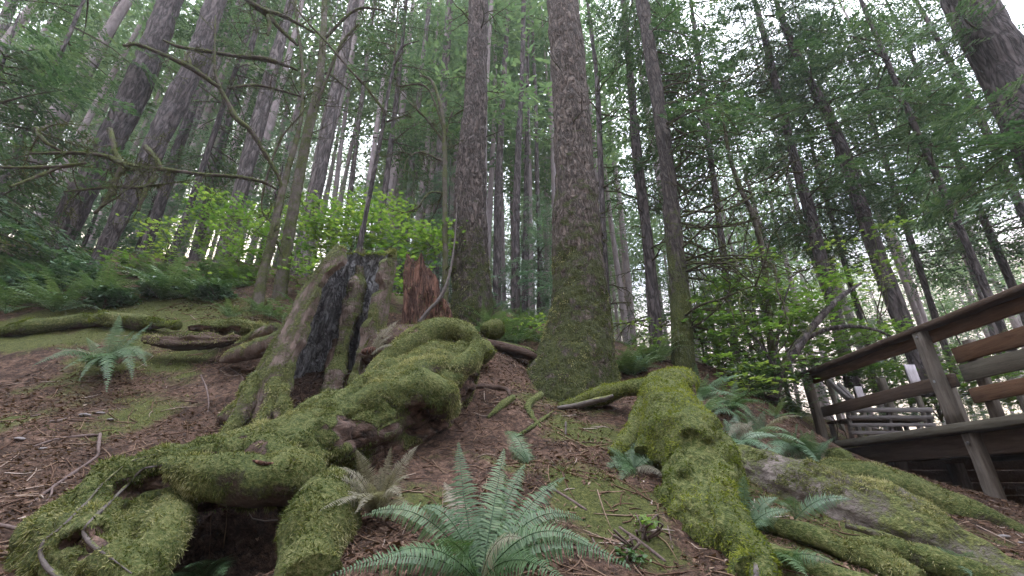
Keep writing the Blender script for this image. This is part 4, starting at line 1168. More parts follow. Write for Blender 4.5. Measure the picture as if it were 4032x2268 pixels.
# glossy broadleaf bushes on the left bank
def oval_leaf():
    V = np.array([(0, 0, 0), (0.35, 0.32, 0.04), (0.7, 0.30, 0.03), (1.1, 0, -0.08), (0.7, -0.30, 0.03), (0.35, -0.32, 0.04)])
    return V, np.array([[0, 1, 5], [1, 2, 4], [1, 4, 5], [2, 3, 4]])
OVAL = oval_leaf()
def bush(label, px, py, Y, rx, ry, n, size=0.075, mat='salal', name='salal_bush'):
    c = at(px, py, Y)
    k = mpp(px, py, Y)
    g = np.array([c[0], c[1], gz(c[0], c[1])[0]])
    o = thing(name, label, 'shrub', g)
    b = Buf()
    d = rng.normal(0, 1, (n, 3)); d /= np.linalg.norm(d, axis=1)[:, None]
    P = c + d * np.array([rx * k, max(rx * k * .7, .3), ry * k]) * (rng.random((n, 1)) ** 0.4) * (0.8 + 0.3 * fbm(d * 2.5 + px, 2)[:, None])
    scatter_leaves(b, P, size, 0.45, OVAL, 0.5)
    for _ in range(10):
        w = Buf()
        q = P[random.randrange(n)]
        V, Q, T = tube([g + rng.normal(0, .06, 3), (g + q) / 2 + rng.normal(0, .05, 3), q], [.008, .006, .003], ns=5, nr=8)
        w.add(V, Q, T)
        part('stem', w, M['twig'], o)
    part('foliage', b, M[mat], o, False)
bush('dark glossy salal bush at the left edge below the trees', 60, 1130, 6.6, 140, 90, 1500)
bush('glossy salal bush in front of the dark left firs', 300, 1080, 6.9, 120, 70, 1300)
bush('glossy salal bush right of the dark firs among the ferns', 440, 1170, 6.6, 110, 60, 900)
bush('glossy salal bush in the middle of the left fern band', 640, 1130, 7.0, 110, 55, 900)
bush('low glossy salal bush at the right end of the left fern band', 840, 1150, 6.9, 100, 50, 800)
bush('light green leafy bush at the left edge behind the salal', 90, 930, 8.0, 100, 70, 700, .06, 'maple_leaf', 'leafy_bush')
bush('dense dark green bush under the right vine maple', 3000, 1500, 6.8, 200, 90, 2200, .05, 'fern', 'leafy_bush')
bush('dense dark green bush left of the deck corner', 3050, 1600, 7.2, 90, 60, 700, .05, 'salal', 'leafy_bush')
bush('bluish green bush right beside the giant fir base', 2500, 1440, 6.6, 60, 60, 500, .045, 'conifer_blue', 'leafy_bush')
bush('trailing plant with small rounded leaves at the bottom of the red slope', 2470, 2180, 2.75, 90, 40, 130, .035, 'fern', 'trailing_plant')
bush('bright green sprout on the mossy bank before the nurse log', 2540, 2050, 3.0, 28, 28, 60, .04, 'maple_leaf', 'leafy_sprout')

# ------------------------------------------------------------------ burnt hollow stump
def burnt_stump():
    Y = 5.0
    ys = np.linspace(1715, 990, 84)
    # photo rows (top to bottom) of the outer edges and of the opening's edges
    L = lambda y: np.interp(y, [985, 1100, 1200, 1300, 1400, 1500, 1600, 1720], [1312, 1232, 1172, 1120, 1068, 1015, 965, 895])
    Rr = lambda y: np.interp(y, [985, 1022, 1116, 1200, 1300, 1400, 1500, 1720], [1556, 1560, 1546, 1530, 1512, 1500, 1495, 1500])
    OL = lambda y: np.interp(y, [985, 1044, 1121, 1171, 1248, 1364, 1475, 1601, 1720], [1366, 1352, 1300, 1262, 1220, 1190, 1158, 1136, 1120])
    OR = lambda y: np.interp(y, [985, 1022, 1116, 1226, 1336, 1420, 1513, 1720], [1520, 1518, 1496, 1463, 1436, 1413, 1390, 1370])
    na = 260
    outer, inner = [], []
    for y in ys:
        a, c = at(L(y), y, Y), at(Rr(y), y, Y)
        cx, hw, z = (a[0] + c[0]) / 2, (c[0] - a[0]) / 2, a[2]
        t = (1715 - y) / 725
        dep = min(hw * 0.85, 0.52 + 0.1 * (1 - t))
        jl, jr = 16 * fbm(np.array([[y * .02, 1.3, 0]]), 4)[0], 14 * fbm(np.array([[y * .02, 9.3, 0]]), 4)[0]
        xl, xr = at(OL(y) + jl, y, Y - dep * .8)[0], at(OR(y) + jr, y, Y - dep * .8)[0]
        thL = -math.acos(np.clip((xl - cx) / hw, -.999, .999))
        thR = -math.acos(np.clip((xr - cx) / hw, -.999, .999))
        th = np.linspace(thR, thL + 2 * math.pi, na)
        q = np.stack([np.cos(th) * 3.2, np.sin(th) * 3.2, np.full(na, z * 0.55)], -1)
        rg = 1 + 0.075 * fbm(q, 3) + 0.05 * (1 - t) * np.cos(th * 7 + 1)
        q2 = np.stack([np.cos(th) * 7, np.sin(th) * 7, np.full(na, z * 0.9)], -1)
        q3 = np.stack([np.cos(th) * 16, np.sin(th) * 16, np.full(na, z * 1.1)], -1)
        rg = rg + 0.055 * fbm(q2 + 5, 3) - (0.05 + 0.06 * (1 - t)) * np.clip(fbm(q2 * 0.8 + 31, 2), 0, 1) + 0.022 * fbm(q3, 2)
        topj = 0.045 * fbm(np.stack([np.cos(th) * 4, np.sin(th) * 4, np.zeros(na)], -1) + 2.2, 3) * np.clip((t - .6) / .4, 0, 1) + 0.10 * np.clip((t - .5) / .5, 0, 1) * np.sin(th)
        outer.append(np.stack([cx + hw * rg * np.cos(th), Y + dep * rg * np.sin(th), np.full(na, z) + topj], -1))
        th_in = 0.085 + 0.05 * (1 - t)
        ri = rg * 0.5 + 0.5 + 0.10 * fbm(np.stack([np.cos(th) * 5, np.sin(th) * 5, np.full(na, z * 3.0)], -1) + 11, 4)
        inner.append(np.stack([cx + (hw - th_in) * ri * np.cos(th), Y + (dep - th_in) * ri * np.sin(th), np.full(na, z) + topj], -1))
    O, I = np.array(outer), np.array(inner)
    nl = len(ys)
    root = thing('burnt_stump', 'tall hollow burnt tree stump with a charred inside and mossy grey shell', 'stump', at(1200, 1680, Y))
    k = (np.arange(nl - 1)[:, None] * na + np.arange(na - 1)[None]).ravel()
    Q = np.stack([k, k + 1, k + na + 1, k + na], -1)
    # shell: outer face, its two front edges and the rim, with broken steps
    b = Buf()
    b.add(O.reshape(-1, 3), Q)
    for col, flip in ((0, False), (na - 1, True)):
        V = np.stack([O[:, col], I[:, col]], 1).reshape(-1, 3)
        kk = np.arange(nl - 1) * 2
        q = np.stack([kk, kk + 2, kk + 3, kk + 1], -1)
        b.add(V, q[:, ::-1] if flip else q)
    V = np.stack([O[-1], I[-1]], 1).reshape(-1, 3)
    kk = np.arange(na - 1) * 2
    b.add(V, np.stack([kk, kk + 2, kk + 3, kk + 1], -1))
    part('shell', b, M['stump'], root)
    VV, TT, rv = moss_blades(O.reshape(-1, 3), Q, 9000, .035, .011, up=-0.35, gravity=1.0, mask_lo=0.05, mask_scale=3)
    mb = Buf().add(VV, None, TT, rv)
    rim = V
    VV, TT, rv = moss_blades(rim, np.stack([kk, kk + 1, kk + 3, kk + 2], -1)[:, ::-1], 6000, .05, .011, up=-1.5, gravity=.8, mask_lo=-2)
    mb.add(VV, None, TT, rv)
    b = Buf().add(I.reshape(-1, 3), Q[:, ::-1])
    part('charred_inside', b, M['char'], root)
    # ribs left standing inside
    for pts, mt in (([(1415, 985, 5.42, 20), (1412, 1080, 5.34, 26), (1400, 1160, 5.24, 34), (1385, 1240, 5.15, 32), (1362, 1310, 5.06, 26), (1345, 1400, 4.98, 25), (1325, 1480, 4.9, 36), (1310, 1570, 4.82, 48)], 'stump'),
                    ([(1322, 1340, 5.14, 12), (1308, 1420, 5.02, 20), (1292, 1510, 4.92, 22)], 'rot_dark')):
        b = Buf()
        V, Q2 = ptube(b, pts, ns=40, amp=.035, freq=5, ridge=.2, nridge=12, amp2=.01, freq2=16)
        part('rib', b, M[mt], root)
        if mt == 'stump':
            VV, TT, rv = moss_blades(V, Q2, 2600, .035, .011, up=-0.9, gravity=1.0, mask_lo=-.1)
            mb.add(VV, None, TT, rv)
    for pts in ([(1020, 1480, 4.62, 36), (970, 1600, 4.42, 36), (915, 1690, 4.28, 30), (860, 1745, 4.2, 16)],
                [(1080, 1500, 4.42, 30), (1058, 1600, 4.28, 27), (1015, 1680, 4.16, 20), (975, 1725, 4.1, 12)],
                [(1122, 1520, 4.40, 22), (1108, 1620, 4.26, 26), (1130, 1685, 4.18, 20), (1150, 1705, 4.15, 8)],
                [(985, 1520, 4.75, 26), (925, 1610, 4.6, 24), (870, 1660, 4.5, 14)],
                [(1110, 1330, 5.1, 30), (1020, 1370, 5.3, 36), (940, 1395, 5.4, 32), (870, 1420, 5.5, 16)],
                [(1090, 1290, 5.3, 22), (1020, 1320, 5.5, 24), (940, 1360, 5.6, 16)]):
        b = Buf()
        V, Q2 = ptube(b, pts, ns=18, amp=.025, freq=6, ridge=.1)
        part('root', b, M['stump'], root)
        VV, TT, rv = moss_blades(V, Q2, 1300, .035, .011, up=-0.2, gravity=1.0, mask_lo=-.1)
        mb.add(VV, None, TT, rv)
    part('moss', mb, M['moss'], root, False)['kind'] = 'stuff'
burnt_stump()

def red_stump():
    Y = 6.3
    base = at(1690, 1300, Y)
    root = thing('rotten_stump', 'crumbling red-brown rotten stump between the burnt stump and the thick fir', 'stump', base)
    na, nl = 110, 50
    V = []
    th = np.linspace(0, 2 * math.pi, na, endpoint=False)
    for k in range(nl):
        t = k / (nl - 1)
        y = 1310 - t * 275
        a, c = at(np.interp(y, [1035, 1310], [1592, 1580]), y, Y), at(np.interp(y, [1035, 1100, 1200, 1310], [1800, 1805, 1815, 1830]), y, Y)
        cx, hw = (a[0] + c[0]) / 2, (c[0] - a[0]) / 2
        q = np.stack([np.cos(th) * 3, np.sin(th) * 3, np.full(na, t)], -1)
        rg = 1 + 0.14 * fbm(q, 3) + 0.07 * fbm(q * 3 + 4, 3)
        x = cx + hw * rg * np.cos(th)
        ycoord = Y + 0.34 * rg * np.sin(th)
        # jagged broken top: high on the left, stepping down to the right
        cap = np.interp(np.cos(th), [-1, -.75, -.4, -.1, .25, .55, .8, 1], [.97, 1.02, .90, .90, .72, .55, .34, .18]) + 0.10 * fbm(np.stack([np.cos(th) * 5, np.sin(th) * 5, th * 0], -1), 3) - .06 * np.sin(th)
        z = base[2] - .1 + (a[2] - base[2] + .1) * 1.0
        zmin = at(1690, 1310, Y)[2] - .1
        zmax = at(1690, 1035, Y)[2]
        V.append(np.stack([x, ycoord, zmin + (zmax - zmin) * t * cap], -1))
    V = np.array(V)
    c0 = V[-1].mean(0); c0[2] -= 0.25
    ring2 = V[-1] * 0.55 + c0 * 0.45
    ring2[:, 2] -= 0.12
    allv = np.vstack([V.reshape(-1, 3), ring2, c0])
    k = np.arange(nl)[:, None] * na
    j = np.arange(na)[None]
    Q = np.stack([k + j, k + (j + 1) % na, k + na + (j + 1) % na, k + na + j], -1).reshape(-1, 4)
    T = np.stack([nl * na + np.arange(na), nl * na + (np.arange(na) + 1) % na, np.full(na, len(allv) - 1)], -1)
    part('trunk', Buf().add(allv, Q, T), M['rot'], root)
    VV, TT, rv = moss_blades(V.reshape(-1, 3), Q[:(nl - 1) * na], 1500, .04, .012, up=-.2, mask_lo=.15)
    part('moss', Buf().add(VV, None, TT, rv), M['moss'], root, False)['kind'] = 'stuff'
red_stump()

# ------------------------------------------------------------------ fallen mossy log with its roots
def vnormals(V, Q):
    fn = np.cross(V[Q[:, 2]] - V[Q[:, 0]], V[Q[:, 3]] - V[Q[:, 1]])
    n = np.zeros_like(V)
    for k in range(4): np.add.at(n, Q[:, k], fn)
    return n / (np.linalg.norm(n, axis=1)[:, None] + 1e-9)

def log_thing(name, label, cat, base, tubes, mossmat='moss', total=30000, blade=.04, bw=.011, up=-.1, mask_lo=-.15, group=None, gravity=.9, mscale=2.5, bare=(), mats=None):
    o = thing(name, label, cat, base, group)
    spots_ = [(at(*q[:3]), q[3]) for q in bare]
    solid = []
    areas, arr = [], []
    for nm, mat, pts, kw in tubes:
        b = Buf()
        kw = dict(kw)
        mo = kw.pop('moss', 1.0)
        on = kw.pop('on', False)
        if on:                                   # a root creeping over the surfaces made so far
            off, vv, qq = 0, [], []
            for V0, Q0 in solid:
                vv.append(V0); qq.append(Q0 + off); off += len(V0)
            tree_ = BVHTree.FromPolygons([Vector(v) for v in np.concatenate(vv)], np.concatenate(qq).tolist())
            fine = catmull(np.array([(p[0], p[1], p[2], p[3]) for p in pts], float), len(pts) * 3)
            Ys, last = [], fine[0][2]
            for q in fine:
                h_ = cast(tree_, q[0], q[1])
                if h_ is not None and abs(h_[1] - q[2]) < .9: last = h_[1]
                Ys.append(last)
            Ys = np.minimum(np.convolve(np.pad(Ys, 2, mode='edge'), np.ones(5) / 5, 'valid'), np.array(Ys) + .01)
            pts = [(q[0], q[1], y_ - .004, q[3] * .46) for q, y_ in zip(fine, Ys)]
        V, Q = ptube(b, pts, **{**dict(ns=40, amp=.03, freq=3.2, ridge=.05), **kw})
        wv = None
        if bare or (mats and mat in ('log', 'nurse_log')):
            k = np.zeros(len(V))
            if mats and mat in ('log', 'nurse_log'):
                ax = at(*tubes[0][2][0][:3]) - at(*tubes[0][2][-3][:3]); ax /= np.linalg.norm(ax)
                f = fbm((V - 0.72 * (V @ ax)[:, None] * ax) * np.array([3.2, 3.2, 4.6]) + 7.7, 4)
                wv = np.clip((f - mats[0]) / 0.16, 0, 1)
                wv = wv * wv * (3 - 2 * wv)
                V += vnormals(V, Q) * (mats[1] * (wv - .4))[:, None]
                b.v[0] = V
                k = (1 - wv) * 0.95
            for c, rad in spots_:
                k = np.maximum(k, np.clip(1.6 - 1.6 * np.linalg.norm(V - c, axis=1) / rad + 0.35 * fbm(V * 14, 2), 0, 1))
            b.r = [k]
        part(nm, b, M[mat], o)
        solid.append((V, Q))
        if mo:
            a = V[Q]
            areas.append(mo * np.linalg.norm(np.cross(a[:, 2] - a[:, 0], a[:, 3] - a[:, 1]), axis=1).sum())
            arr.append((V, Q, wv))
    mb = Buf()
    for (V, Q, wv), A in zip(arr, areas):
        VV, TT, rv = moss_blades(V, Q, int(total * A / sum(areas)), blade, bw, up=up, gravity=gravity, mask_scale=mscale, mask_lo=mask_lo, avoid=[(c, q * .8) for c, q in spots_], wgt=None if wv is None else wv[Q].mean(1))
        mb.add(VV, None, TT, rv)
    part('moss', mb, M[mossmat], o, False)['kind'] = 'stuff'
    return o

log_thing('mossy_log', 'big mossy fallen log curling across the lower left over a dark hollow', 'log', at(1300, 1850, 3.6), [
    ('bole', 'log', [(1850, 1400, 4.9, 60), (1790, 1440, 4.8, 100), (1650, 1560, 4.45, 140), (1450, 1690, 4.05, 150), (1230, 1790, 3.7, 125), (980, 1860, 3.35, 120), (740, 1890, 3.1, 118), (520, 1910, 2.95, 112), (370, 1990, 2.78, 115), (310, 2110, 2.6, 110), (380, 2230, 2.42, 95), (560, 2300, 2.3, 70)],
     dict(ns=120, nr=300, amp=.06, freq=3.2, ridge=.17, nridge=13, slong=.25, amp2=.022, freq2=11)),
    ('root', 'log', [(1060, 1705, 4.1, 14), (1160, 1650, 4.15, 26), (1280, 1595, 4.2, 36), (1400, 1565, 4.3, 38), (1490, 1470, 4.4, 40), (1570, 1400, 4.5, 44), (1650, 1340, 4.6, 46), (1740, 1305, 4.7, 42), (1820, 1315, 4.75, 38), (1865, 1380, 4.8, 34)], dict(ns=28, amp=.02)),
    ('root', 'log', [(1470, 1560, 4.1, 14), (1550, 1490, 4.2, 22), (1680, 1460, 4.3, 26), (1780, 1455, 4.35, 28), (1850, 1420, 4.5, 30), (1880, 1370, 4.7, 26)], dict(ns=24, amp=.012)),
    ('root', 'log', [(820, 1745, 3.6, 9), (950, 1715, 3.7, 13), (1080, 1700, 3.75, 15), (1220, 1660, 3.8, 16), (1340, 1620, 3.85, 16)], dict(ns=18, amp=.012)),
    ('root', 'log', [(860, 1770, 3.3, 26), (1000, 1790, 3.15, 50), (1130, 1830, 3.05, 60), (1220, 1870, 3.1, 45)], dict(ns=32, amp=.04)),
    ('root', 'log', [(640, 1840, 2.85, 30), (820, 1880, 2.8, 62), (1000, 1890, 2.8, 66), (1150, 1870, 2.85, 60), (1240, 1850, 3.0, 36)], dict(ns=36, amp=.04)),
    ('root', 'log', [(1300, 1680, 3.65, 20), (1380, 1640, 3.75, 50), (1500, 1580, 3.9, 66), (1620, 1550, 4.02, 74), (1720, 1560, 4.12, 72), (1760, 1600, 4.2, 40), (1775, 1625, 4.25, 8)], dict(ns=44, amp=.05, amp2=.015)),
    ('root', 'log', [(880, 1740, 3.5, 20), (1000, 1730, 3.6, 40), (1130, 1720, 3.65, 60), (1260, 1690, 3.75, 60), (1360, 1650, 3.85, 30)], dict(ns=36, amp=.04, amp2=.015)),
    ('root', 'log', [(1330, 1930, 3.1, 60), (1280, 2010, 2.85, 95), (1230, 2110, 2.65, 112), (1215, 2220, 2.5, 115), (1230, 2330, 2.35, 110)], dict(ns=48, amp=.05)),
    ('root', 'log', [(420, 2290, 2.34, 50), (540, 2235, 2.42, 62), (630, 2140, 2.56, 66), (672, 2040, 2.74, 66), (700, 1950, 2.88, 55)], dict(ns=40, amp=.05)),
    ('root', 'log', [(430, 2190, 2.62, 36), (500, 2110, 2.72, 62), (580, 2030, 2.84, 66), (640, 1950, 2.95, 50)], dict(ns=36, amp=.05, amp2=.015)),
    ('root', 'log', [(560, 2330, 2.15, 50), (470, 2240, 2.2, 45), (390, 2160, 2.3, 42), (350, 2080, 2.4, 36)], dict(ns=32, amp=.03)),
    ('bare_root', 'grey_root', [(620, 1835, 2.72, 9), (560, 1850, 2.66, 16), (490, 1920, 2.56, 17), (420, 1990, 2.46, 15), (350, 2060, 2.36, 18), (330, 2100, 2.32, 16), (370, 2150, 2.24, 17), (440, 2200, 2.18, 12), (520, 2260, 2.12, 8)], dict(ns=14, amp=.006, moss=.12, ridge=.15, on=True)),
    ('bare_root', 'grey_root', [(650, 1780, 3.15, 6), (520, 1815, 3.05, 10), (420, 1890, 2.95, 10), (330, 1990, 2.78, 10), (240, 2080, 2.6, 11), (175, 2130, 2.5, 12), (160, 2180, 2.42, 14), (190, 2240, 2.35, 16), (270, 2300, 2.25, 18)], dict(ns=14, amp=.006, moss=.1, ridge=.15, on=True)),
], total=230000, mats=(-.40, .055), blade=.028, bw=.0085, mask_lo=-.55, up=-.95, gravity=1.3,
   bare=[(1340, 1705, 3.62, .15), (1420, 1715, 3.6, .13), (1630, 1585, 3.9, .09), (1010, 1800, 3.0, .10), (1690, 1415, 4.4, .10), (1800, 1600, 4.5, .22), (1680, 1690, 4.3, .26), (1520, 1800, 3.95, .2), (1840, 1520, 4.6, .18), (880, 1790, 3.25, .08)])
log_thing('rotten_log', 'dark red rotten wood wedged between the burnt stump and the mossy roots', 'log', at(1560, 1360, 4.9), [
    ('bole', 'rot_dark', [(1430, 1420, 4.75, 30), (1500, 1370, 4.85, 52), (1580, 1330, 4.95, 48), (1680, 1290, 5.1, 24)], dict(ns=36, amp=.05, ridge=.2)),
    ('splinter', 'rot', [(1430, 1385, 4.55, 12), (1480, 1380, 4.5, 16), (1560, 1370, 4.55, 8)], dict(ns=12, amp=.01, moss=0))], total=1200)
log_thing('mossy_nurse_log', 'thick log wrapped in bright yellow-green moss, sloping down right of centre', 'log', at(2760, 1950, 3.5), [
    ('bole', 'nurse_log', [(2700, 1500, 4.9, 34), (2640, 1535, 4.75, 58), (2615, 1590, 4.55, 84), (2655, 1680, 4.25, 125), (2720, 1780, 3.95, 145), (2770, 1880, 3.7, 138), (2760, 1960, 3.5, 150), (2790, 2050, 3.25, 140), (2870, 2140, 3.0, 105), (2950, 2220, 2.8, 75), (3010, 2310, 2.6, 70)], dict(ns=110, nr=240, amp=.06, freq=2.8, amp2=.016, freq2=12)),
    ('root', 'nurse_log', [(2640, 1525, 4.75, 34), (2560, 1525, 4.8, 26), (2470, 1530, 4.95, 24), (2380, 1555, 5.1, 24), (2280, 1585, 5.2, 16), (2200, 1600, 5.25, 8)], dict(ns=24, amp=.02)),
    ('root', 'nurse_log', [(2560, 1560, 4.5, 30), (2510, 1670, 4.3, 26), (2460, 1750, 4.15, 26), (2420, 1800, 4.05, 14)], dict(ns=22, amp=.02)),
    ('root', 'nurse_log', [(2560, 1660, 4.2, 20), (2550, 1720, 4.05, 24), (2530, 1780, 3.95, 18)], dict(ns=20, amp=.02)),
    ('snag', 'rot_dark', [(2640, 1500, 4.8, 20), (2680, 1500, 4.75, 26), (2700, 1540, 4.7, 30), (2700, 1600, 4.6, 14)], dict(ns=20, amp=.03, moss=.2)),
    ('snag', 'nurse_log', [(2640, 1520, 4.8, 12), (2660, 1480, 4.85, 14), (2690, 1500, 4.8, 8)], dict(ns=12, amp=.01)),
    ('root', 'nurse_log', [(2900, 2120, 2.85, 40), (2960, 2150, 2.75, 38), (3000, 2220, 2.6, 34), (3010, 2320, 2.5, 30)], dict(ns=24, amp=.02)),
    ('bare_root', 'grey_root', [(2940, 2140, 2.68, 6), (2965, 2165, 2.64, 14), (2980, 2220, 2.55, 16), (2975, 2300, 2.46, 12)], dict(ns=14, amp=.015, moss=.6))],
    'moss_bright', 80000, .028, .0095, up=-.75, mask_lo=-.8, mats=(-.62, .05))
log_thing('mossy_slab', 'broad lichen-grey log half sunk in moss at the lower right', 'log', at(3400, 2100, 3.4), [
    ('bole', 'slab', [(2880, 1810, 4.3, 70), (3050, 1900, 4.0, 120), (3300, 2010, 3.7, 130), (3600, 2130, 3.4, 130), (3850, 2240, 3.2, 120), (4200, 2400, 2.9, 120)], dict(ns=130, nr=220, amp=.05, freq=2.6, ridge=.12, nridge=22, slong=.35, amp2=.010, freq2=10)),
    ('root', 'nurse_log', [(2990, 2060, 3.2, 30), (3150, 2100, 3.1, 48), (3300, 2160, 3.0, 44), (3450, 2210, 2.9, 48), (3620, 2300, 2.75, 50)], dict(ns=30, amp=.03)),
    ('root', 'nurse_log', [(3000, 2160, 2.9, 40), (3150, 2230, 2.8, 60), (3300, 2290, 2.7, 60), (3500, 2360, 2.6, 60)], dict(ns=30, amp=.04)),
    ('root', 'slab', [(3330, 2070, 3.25, 12), (3450, 2100, 3.2, 16), (3560, 2130, 3.15, 10)], dict(ns=14, amp=.01, moss=0)),
    ('root', 'nurse_log', [(3350, 2130, 3.1, 30), (3500, 2160, 3.0, 46), (3700, 2230, 2.9, 50), (3950, 2330, 2.75, 50)], dict(ns=30, amp=.04))],
    'moss', 30000, .025, .009, up=.05, mask_lo=.0)
log_thing('fallen_log', 'mossy fallen log lying in front of the deck posts', 'log', at(3600, 1950, 4.5), [
    ('bole', 'log', [(3230, 1850, 4.9, 44), (3330, 1870, 4.8, 62), (3500, 1910, 4.6, 70), (3680, 1975, 4.45, 68), (3850, 2045, 4.3, 66), (4080, 2140, 4.1, 64)], dict(ns=48, amp=.035)),
    ('stub', 'nurse_log', [(3270, 1800, 5.0, 22), (3310, 1805, 5.0, 34), (3350, 1830, 4.95, 22)], dict(ns=22, amp=.02))], 'moss', 9000, .025, .009, up=.1, mask_lo=-.2)
pk = thing('plank_log', 'short decayed plank-like log leaning left of the giant fir', 'log', at(2000, 1400, 6.0))
b = Buf(); beam(b, at(1895, 1345, 6.25), at(2125, 1412, 5.9), .20, .10, .02, .03); part('plank', b, M['rot_dark'], pk)
b = Buf(); beam(b, at(1900, 1335, 6.28), at(2115, 1392, 5.95), .12, .05, .015, .03); part('bark_slab', b, M['log'], pk)
log_thing('decayed_log', 'dark decayed log with a mossy top lying on the left slope before the ferns', 'log', at(760, 1330, 5.7), [
    ('bole', 'rot_dark', [(570, 1335, 5.5, 16), (680, 1345, 5.5, 28), (820, 1345, 5.55, 32), (950, 1335, 5.6, 24), (1040, 1320, 5.6, 14)], dict(ns=40, amp=.06, ridge=.35, moss=.6)),
    ('bole', 'log', [(740, 1295, 5.75, 14), (850, 1285, 5.8, 26), (960, 1285, 5.8, 26), (1060, 1295, 5.8, 16)], dict(ns=34, amp=.05, ridge=.2))], total=7000, mats=(-.35, .03), mask_lo=-.4)
log_thing('mossy_ledge_log', 'long low moss-covered log along the edge of the left fern band', 'log', at(250, 1280, 5.9), [
    ('bole', 'log', [(-120, 1320, 5.6, 24), (60, 1300, 5.75, 30), (220, 1275, 5.9, 30), (400, 1262, 6.0, 30), (560, 1268, 6.0, 26), (700, 1285, 5.95, 14)], dict(ns=30, amp=.04))], 'moss_bright', 7000, .035, .012, up=-.2)
for k, (lab, px, py, Y, r, n) in enumerate([('round mossy hummock between the log end and the plank log', 1880, 1380, 5.4, 55, 1500), ('small mossy hummock above the end of the mossy log', 1930, 1300, 6.3, 45, 900)]):
    log_thing('moss_hummock', lab, 'moss', at(px, py, Y), [('mound', 'nurse_log', [(px - r * .6, py + r * .3, Y, r * .5), (px - r * .2, py, Y, r * .9), (px + r * .3, py + r * .1, Y, r), (px + r * .8, py + r * .6, Y, r * .5)], dict(ns=28, amp=.04))], 'moss_bright', n, .035, .012, up=-.8, mask_lo=-.8)

# ------------------------------------------------------------------ sticks, roots and stones on the ground
def stick(name, label, cat, pts, mat='twig', hug=True, ns=8):
    P, rr = [], []
    for (px, py, w) in pts:
        q = hit(px, py)
        w = w * 0.7
        P.append(q + np.array([0, 0, 0.25 * w * mpp(px, py, q[1])])); rr.append(w * mpp(px, py, q[1]))
    o = thing(name, label, cat, P[0])
    V, Q, T = tube(P, rr, ns=ns, nr=len(pts) * 8, amp=rr[0] * .25, freq=14)
    part('stem', Buf().add(V, Q, T), M[mat], o)
    return o
stick('surface_root', 'dark thin root running across the dirt at left, upper one', 'root', [(130, 1760, 5), (220, 1735, 8), (330, 1725, 9), (400, 1715, 6)])
stick('surface_root', 'forked thin root curving down the dirt at left, lower one', 'root', [(390, 1720, 9), (385, 1770, 9), (375, 1810, 8), (300, 1860, 9), (210, 1920, 8), (140, 1975, 6), (110, 2000, 4)])
stick('surface_root', 'short root fork below the lower thin root', 'root', [(205, 1920, 6), (200, 1950, 5), (180, 1980, 3)])
stick('surface_root', 'pale root entering at the left edge beside the log', 'root', [(-40, 2075, 12), (60, 2100, 11), (160, 2120, 8)])
stick('surface_root', 'thin pale root winding over the mossy mound left of the stump', 'root', [(790, 1480, 4), (810, 1530, 5), (820, 1590, 4), (815, 1630, 3)])
stick('surface_root', 'thin looping root beside the mossy mound and the stump', 'root', [(900, 1450, 3), (955, 1490, 4), (960, 1530, 4), (930, 1570, 3)])
stick('fallen_stick', 'pale broken stick on the dirt at left', 'stick', [(190, 1672, 8), (230, 1660, 9), (258, 1652, 6)])
stick('fallen_stick', 'small reddish stick near the pale broken stick', 'stick', [(120, 1643, 5), (160, 1637, 5)])
stick('fallen_stick', 'long brown stick lying on the red slope below the nurse log', 'stick', [(2440, 2080, 8), (2540, 2150, 10), (2620, 2215, 8)])
stick('fallen_stick', 'long twig curving across the red slope under the foreground fern tips', 'stick', [(2320, 2100, 4), (2370, 2190, 4), (2430, 2250, 3)])
stick('fallen_stick', 'dark stick on the red slope between the fern and the moss bank', 'stick', [(2170, 1930, 6), (2250, 1980, 9), (2310, 2010, 6)])
stick('fallen_stick', 'thin twig standing by the lower nurse log', 'stick', [(2610, 2020, 4), (2630, 2080, 4), (2650, 2170, 4)])
stick('surface_root', 'brown root crossing the dirt under the log end', 'root', [(2030, 1720, 8), (2090, 1690, 14), (2160, 1640, 10), (2220, 1600, 5)], 'log')
stick('surface_root', 'mossy root lump left of the small hook stick', 'root', [(1920, 1650, 10), (1980, 1600, 22), (2020, 1570, 16)], 'log', ns=14)
stick('surface_root', 'dark root lip over the small hollow right of the log', 'root', [(1840, 1540, 10), (1900, 1530, 16), (1990, 1540, 14), (2010, 1560, 8)], 'rot_dark', ns=12)
stick('surface_root', 'mossy root spreading left from the giant fir base', 'root', [(2130, 1560, 20), (2080, 1600, 22), (2100, 1650, 16), (2130, 1690, 8)], 'log', ns=14)
def free_stick(name, label, pts, mat):
    o = thing(name, label, 'stick', at(*pts[0][:3]))
    b = Buf(); ptube(b, pts, ns=10, amp=.005, freq=12)
    part('stem', b, M[mat], o)
free_stick('bleached_branch', 'bleached grey branch leaning from the mossy root toward the giant fir', [(2195, 1608, 5.0, 7), (2280, 1595, 4.95, 12), (2360, 1575, 4.85, 12), (2415, 1558, 4.8, 8)], 'grey_root')
free_stick('hook_stick', 'small curved grey stick poking up from the mossy soil in the centre', [(2228, 1660, 4.45, 4), (2225, 1710, 4.4, 7), (2205, 1760, 4.35, 10), (2172, 1795, 4.3, 11)], 'grey_root')
free_stick('leaning_branch', 'thin bent grey branch leaning over the red rotten stump', [(1800, 800, 6.2, 2), (1790, 950, 6.1, 3), (1770, 1080, 6.0, 5), (1735, 1170, 5.95, 7), (1690, 1220, 5.9, 8), (1650, 1270, 5.9, 9)], 'grey_root')
free_stick('orange_splinter', 'pale orange wood splinters on the mossy log', [(985, 1812, 2.75, 4), (1030, 1822, 2.7, 6), (1090, 1828, 2.72, 4)], 'rot')

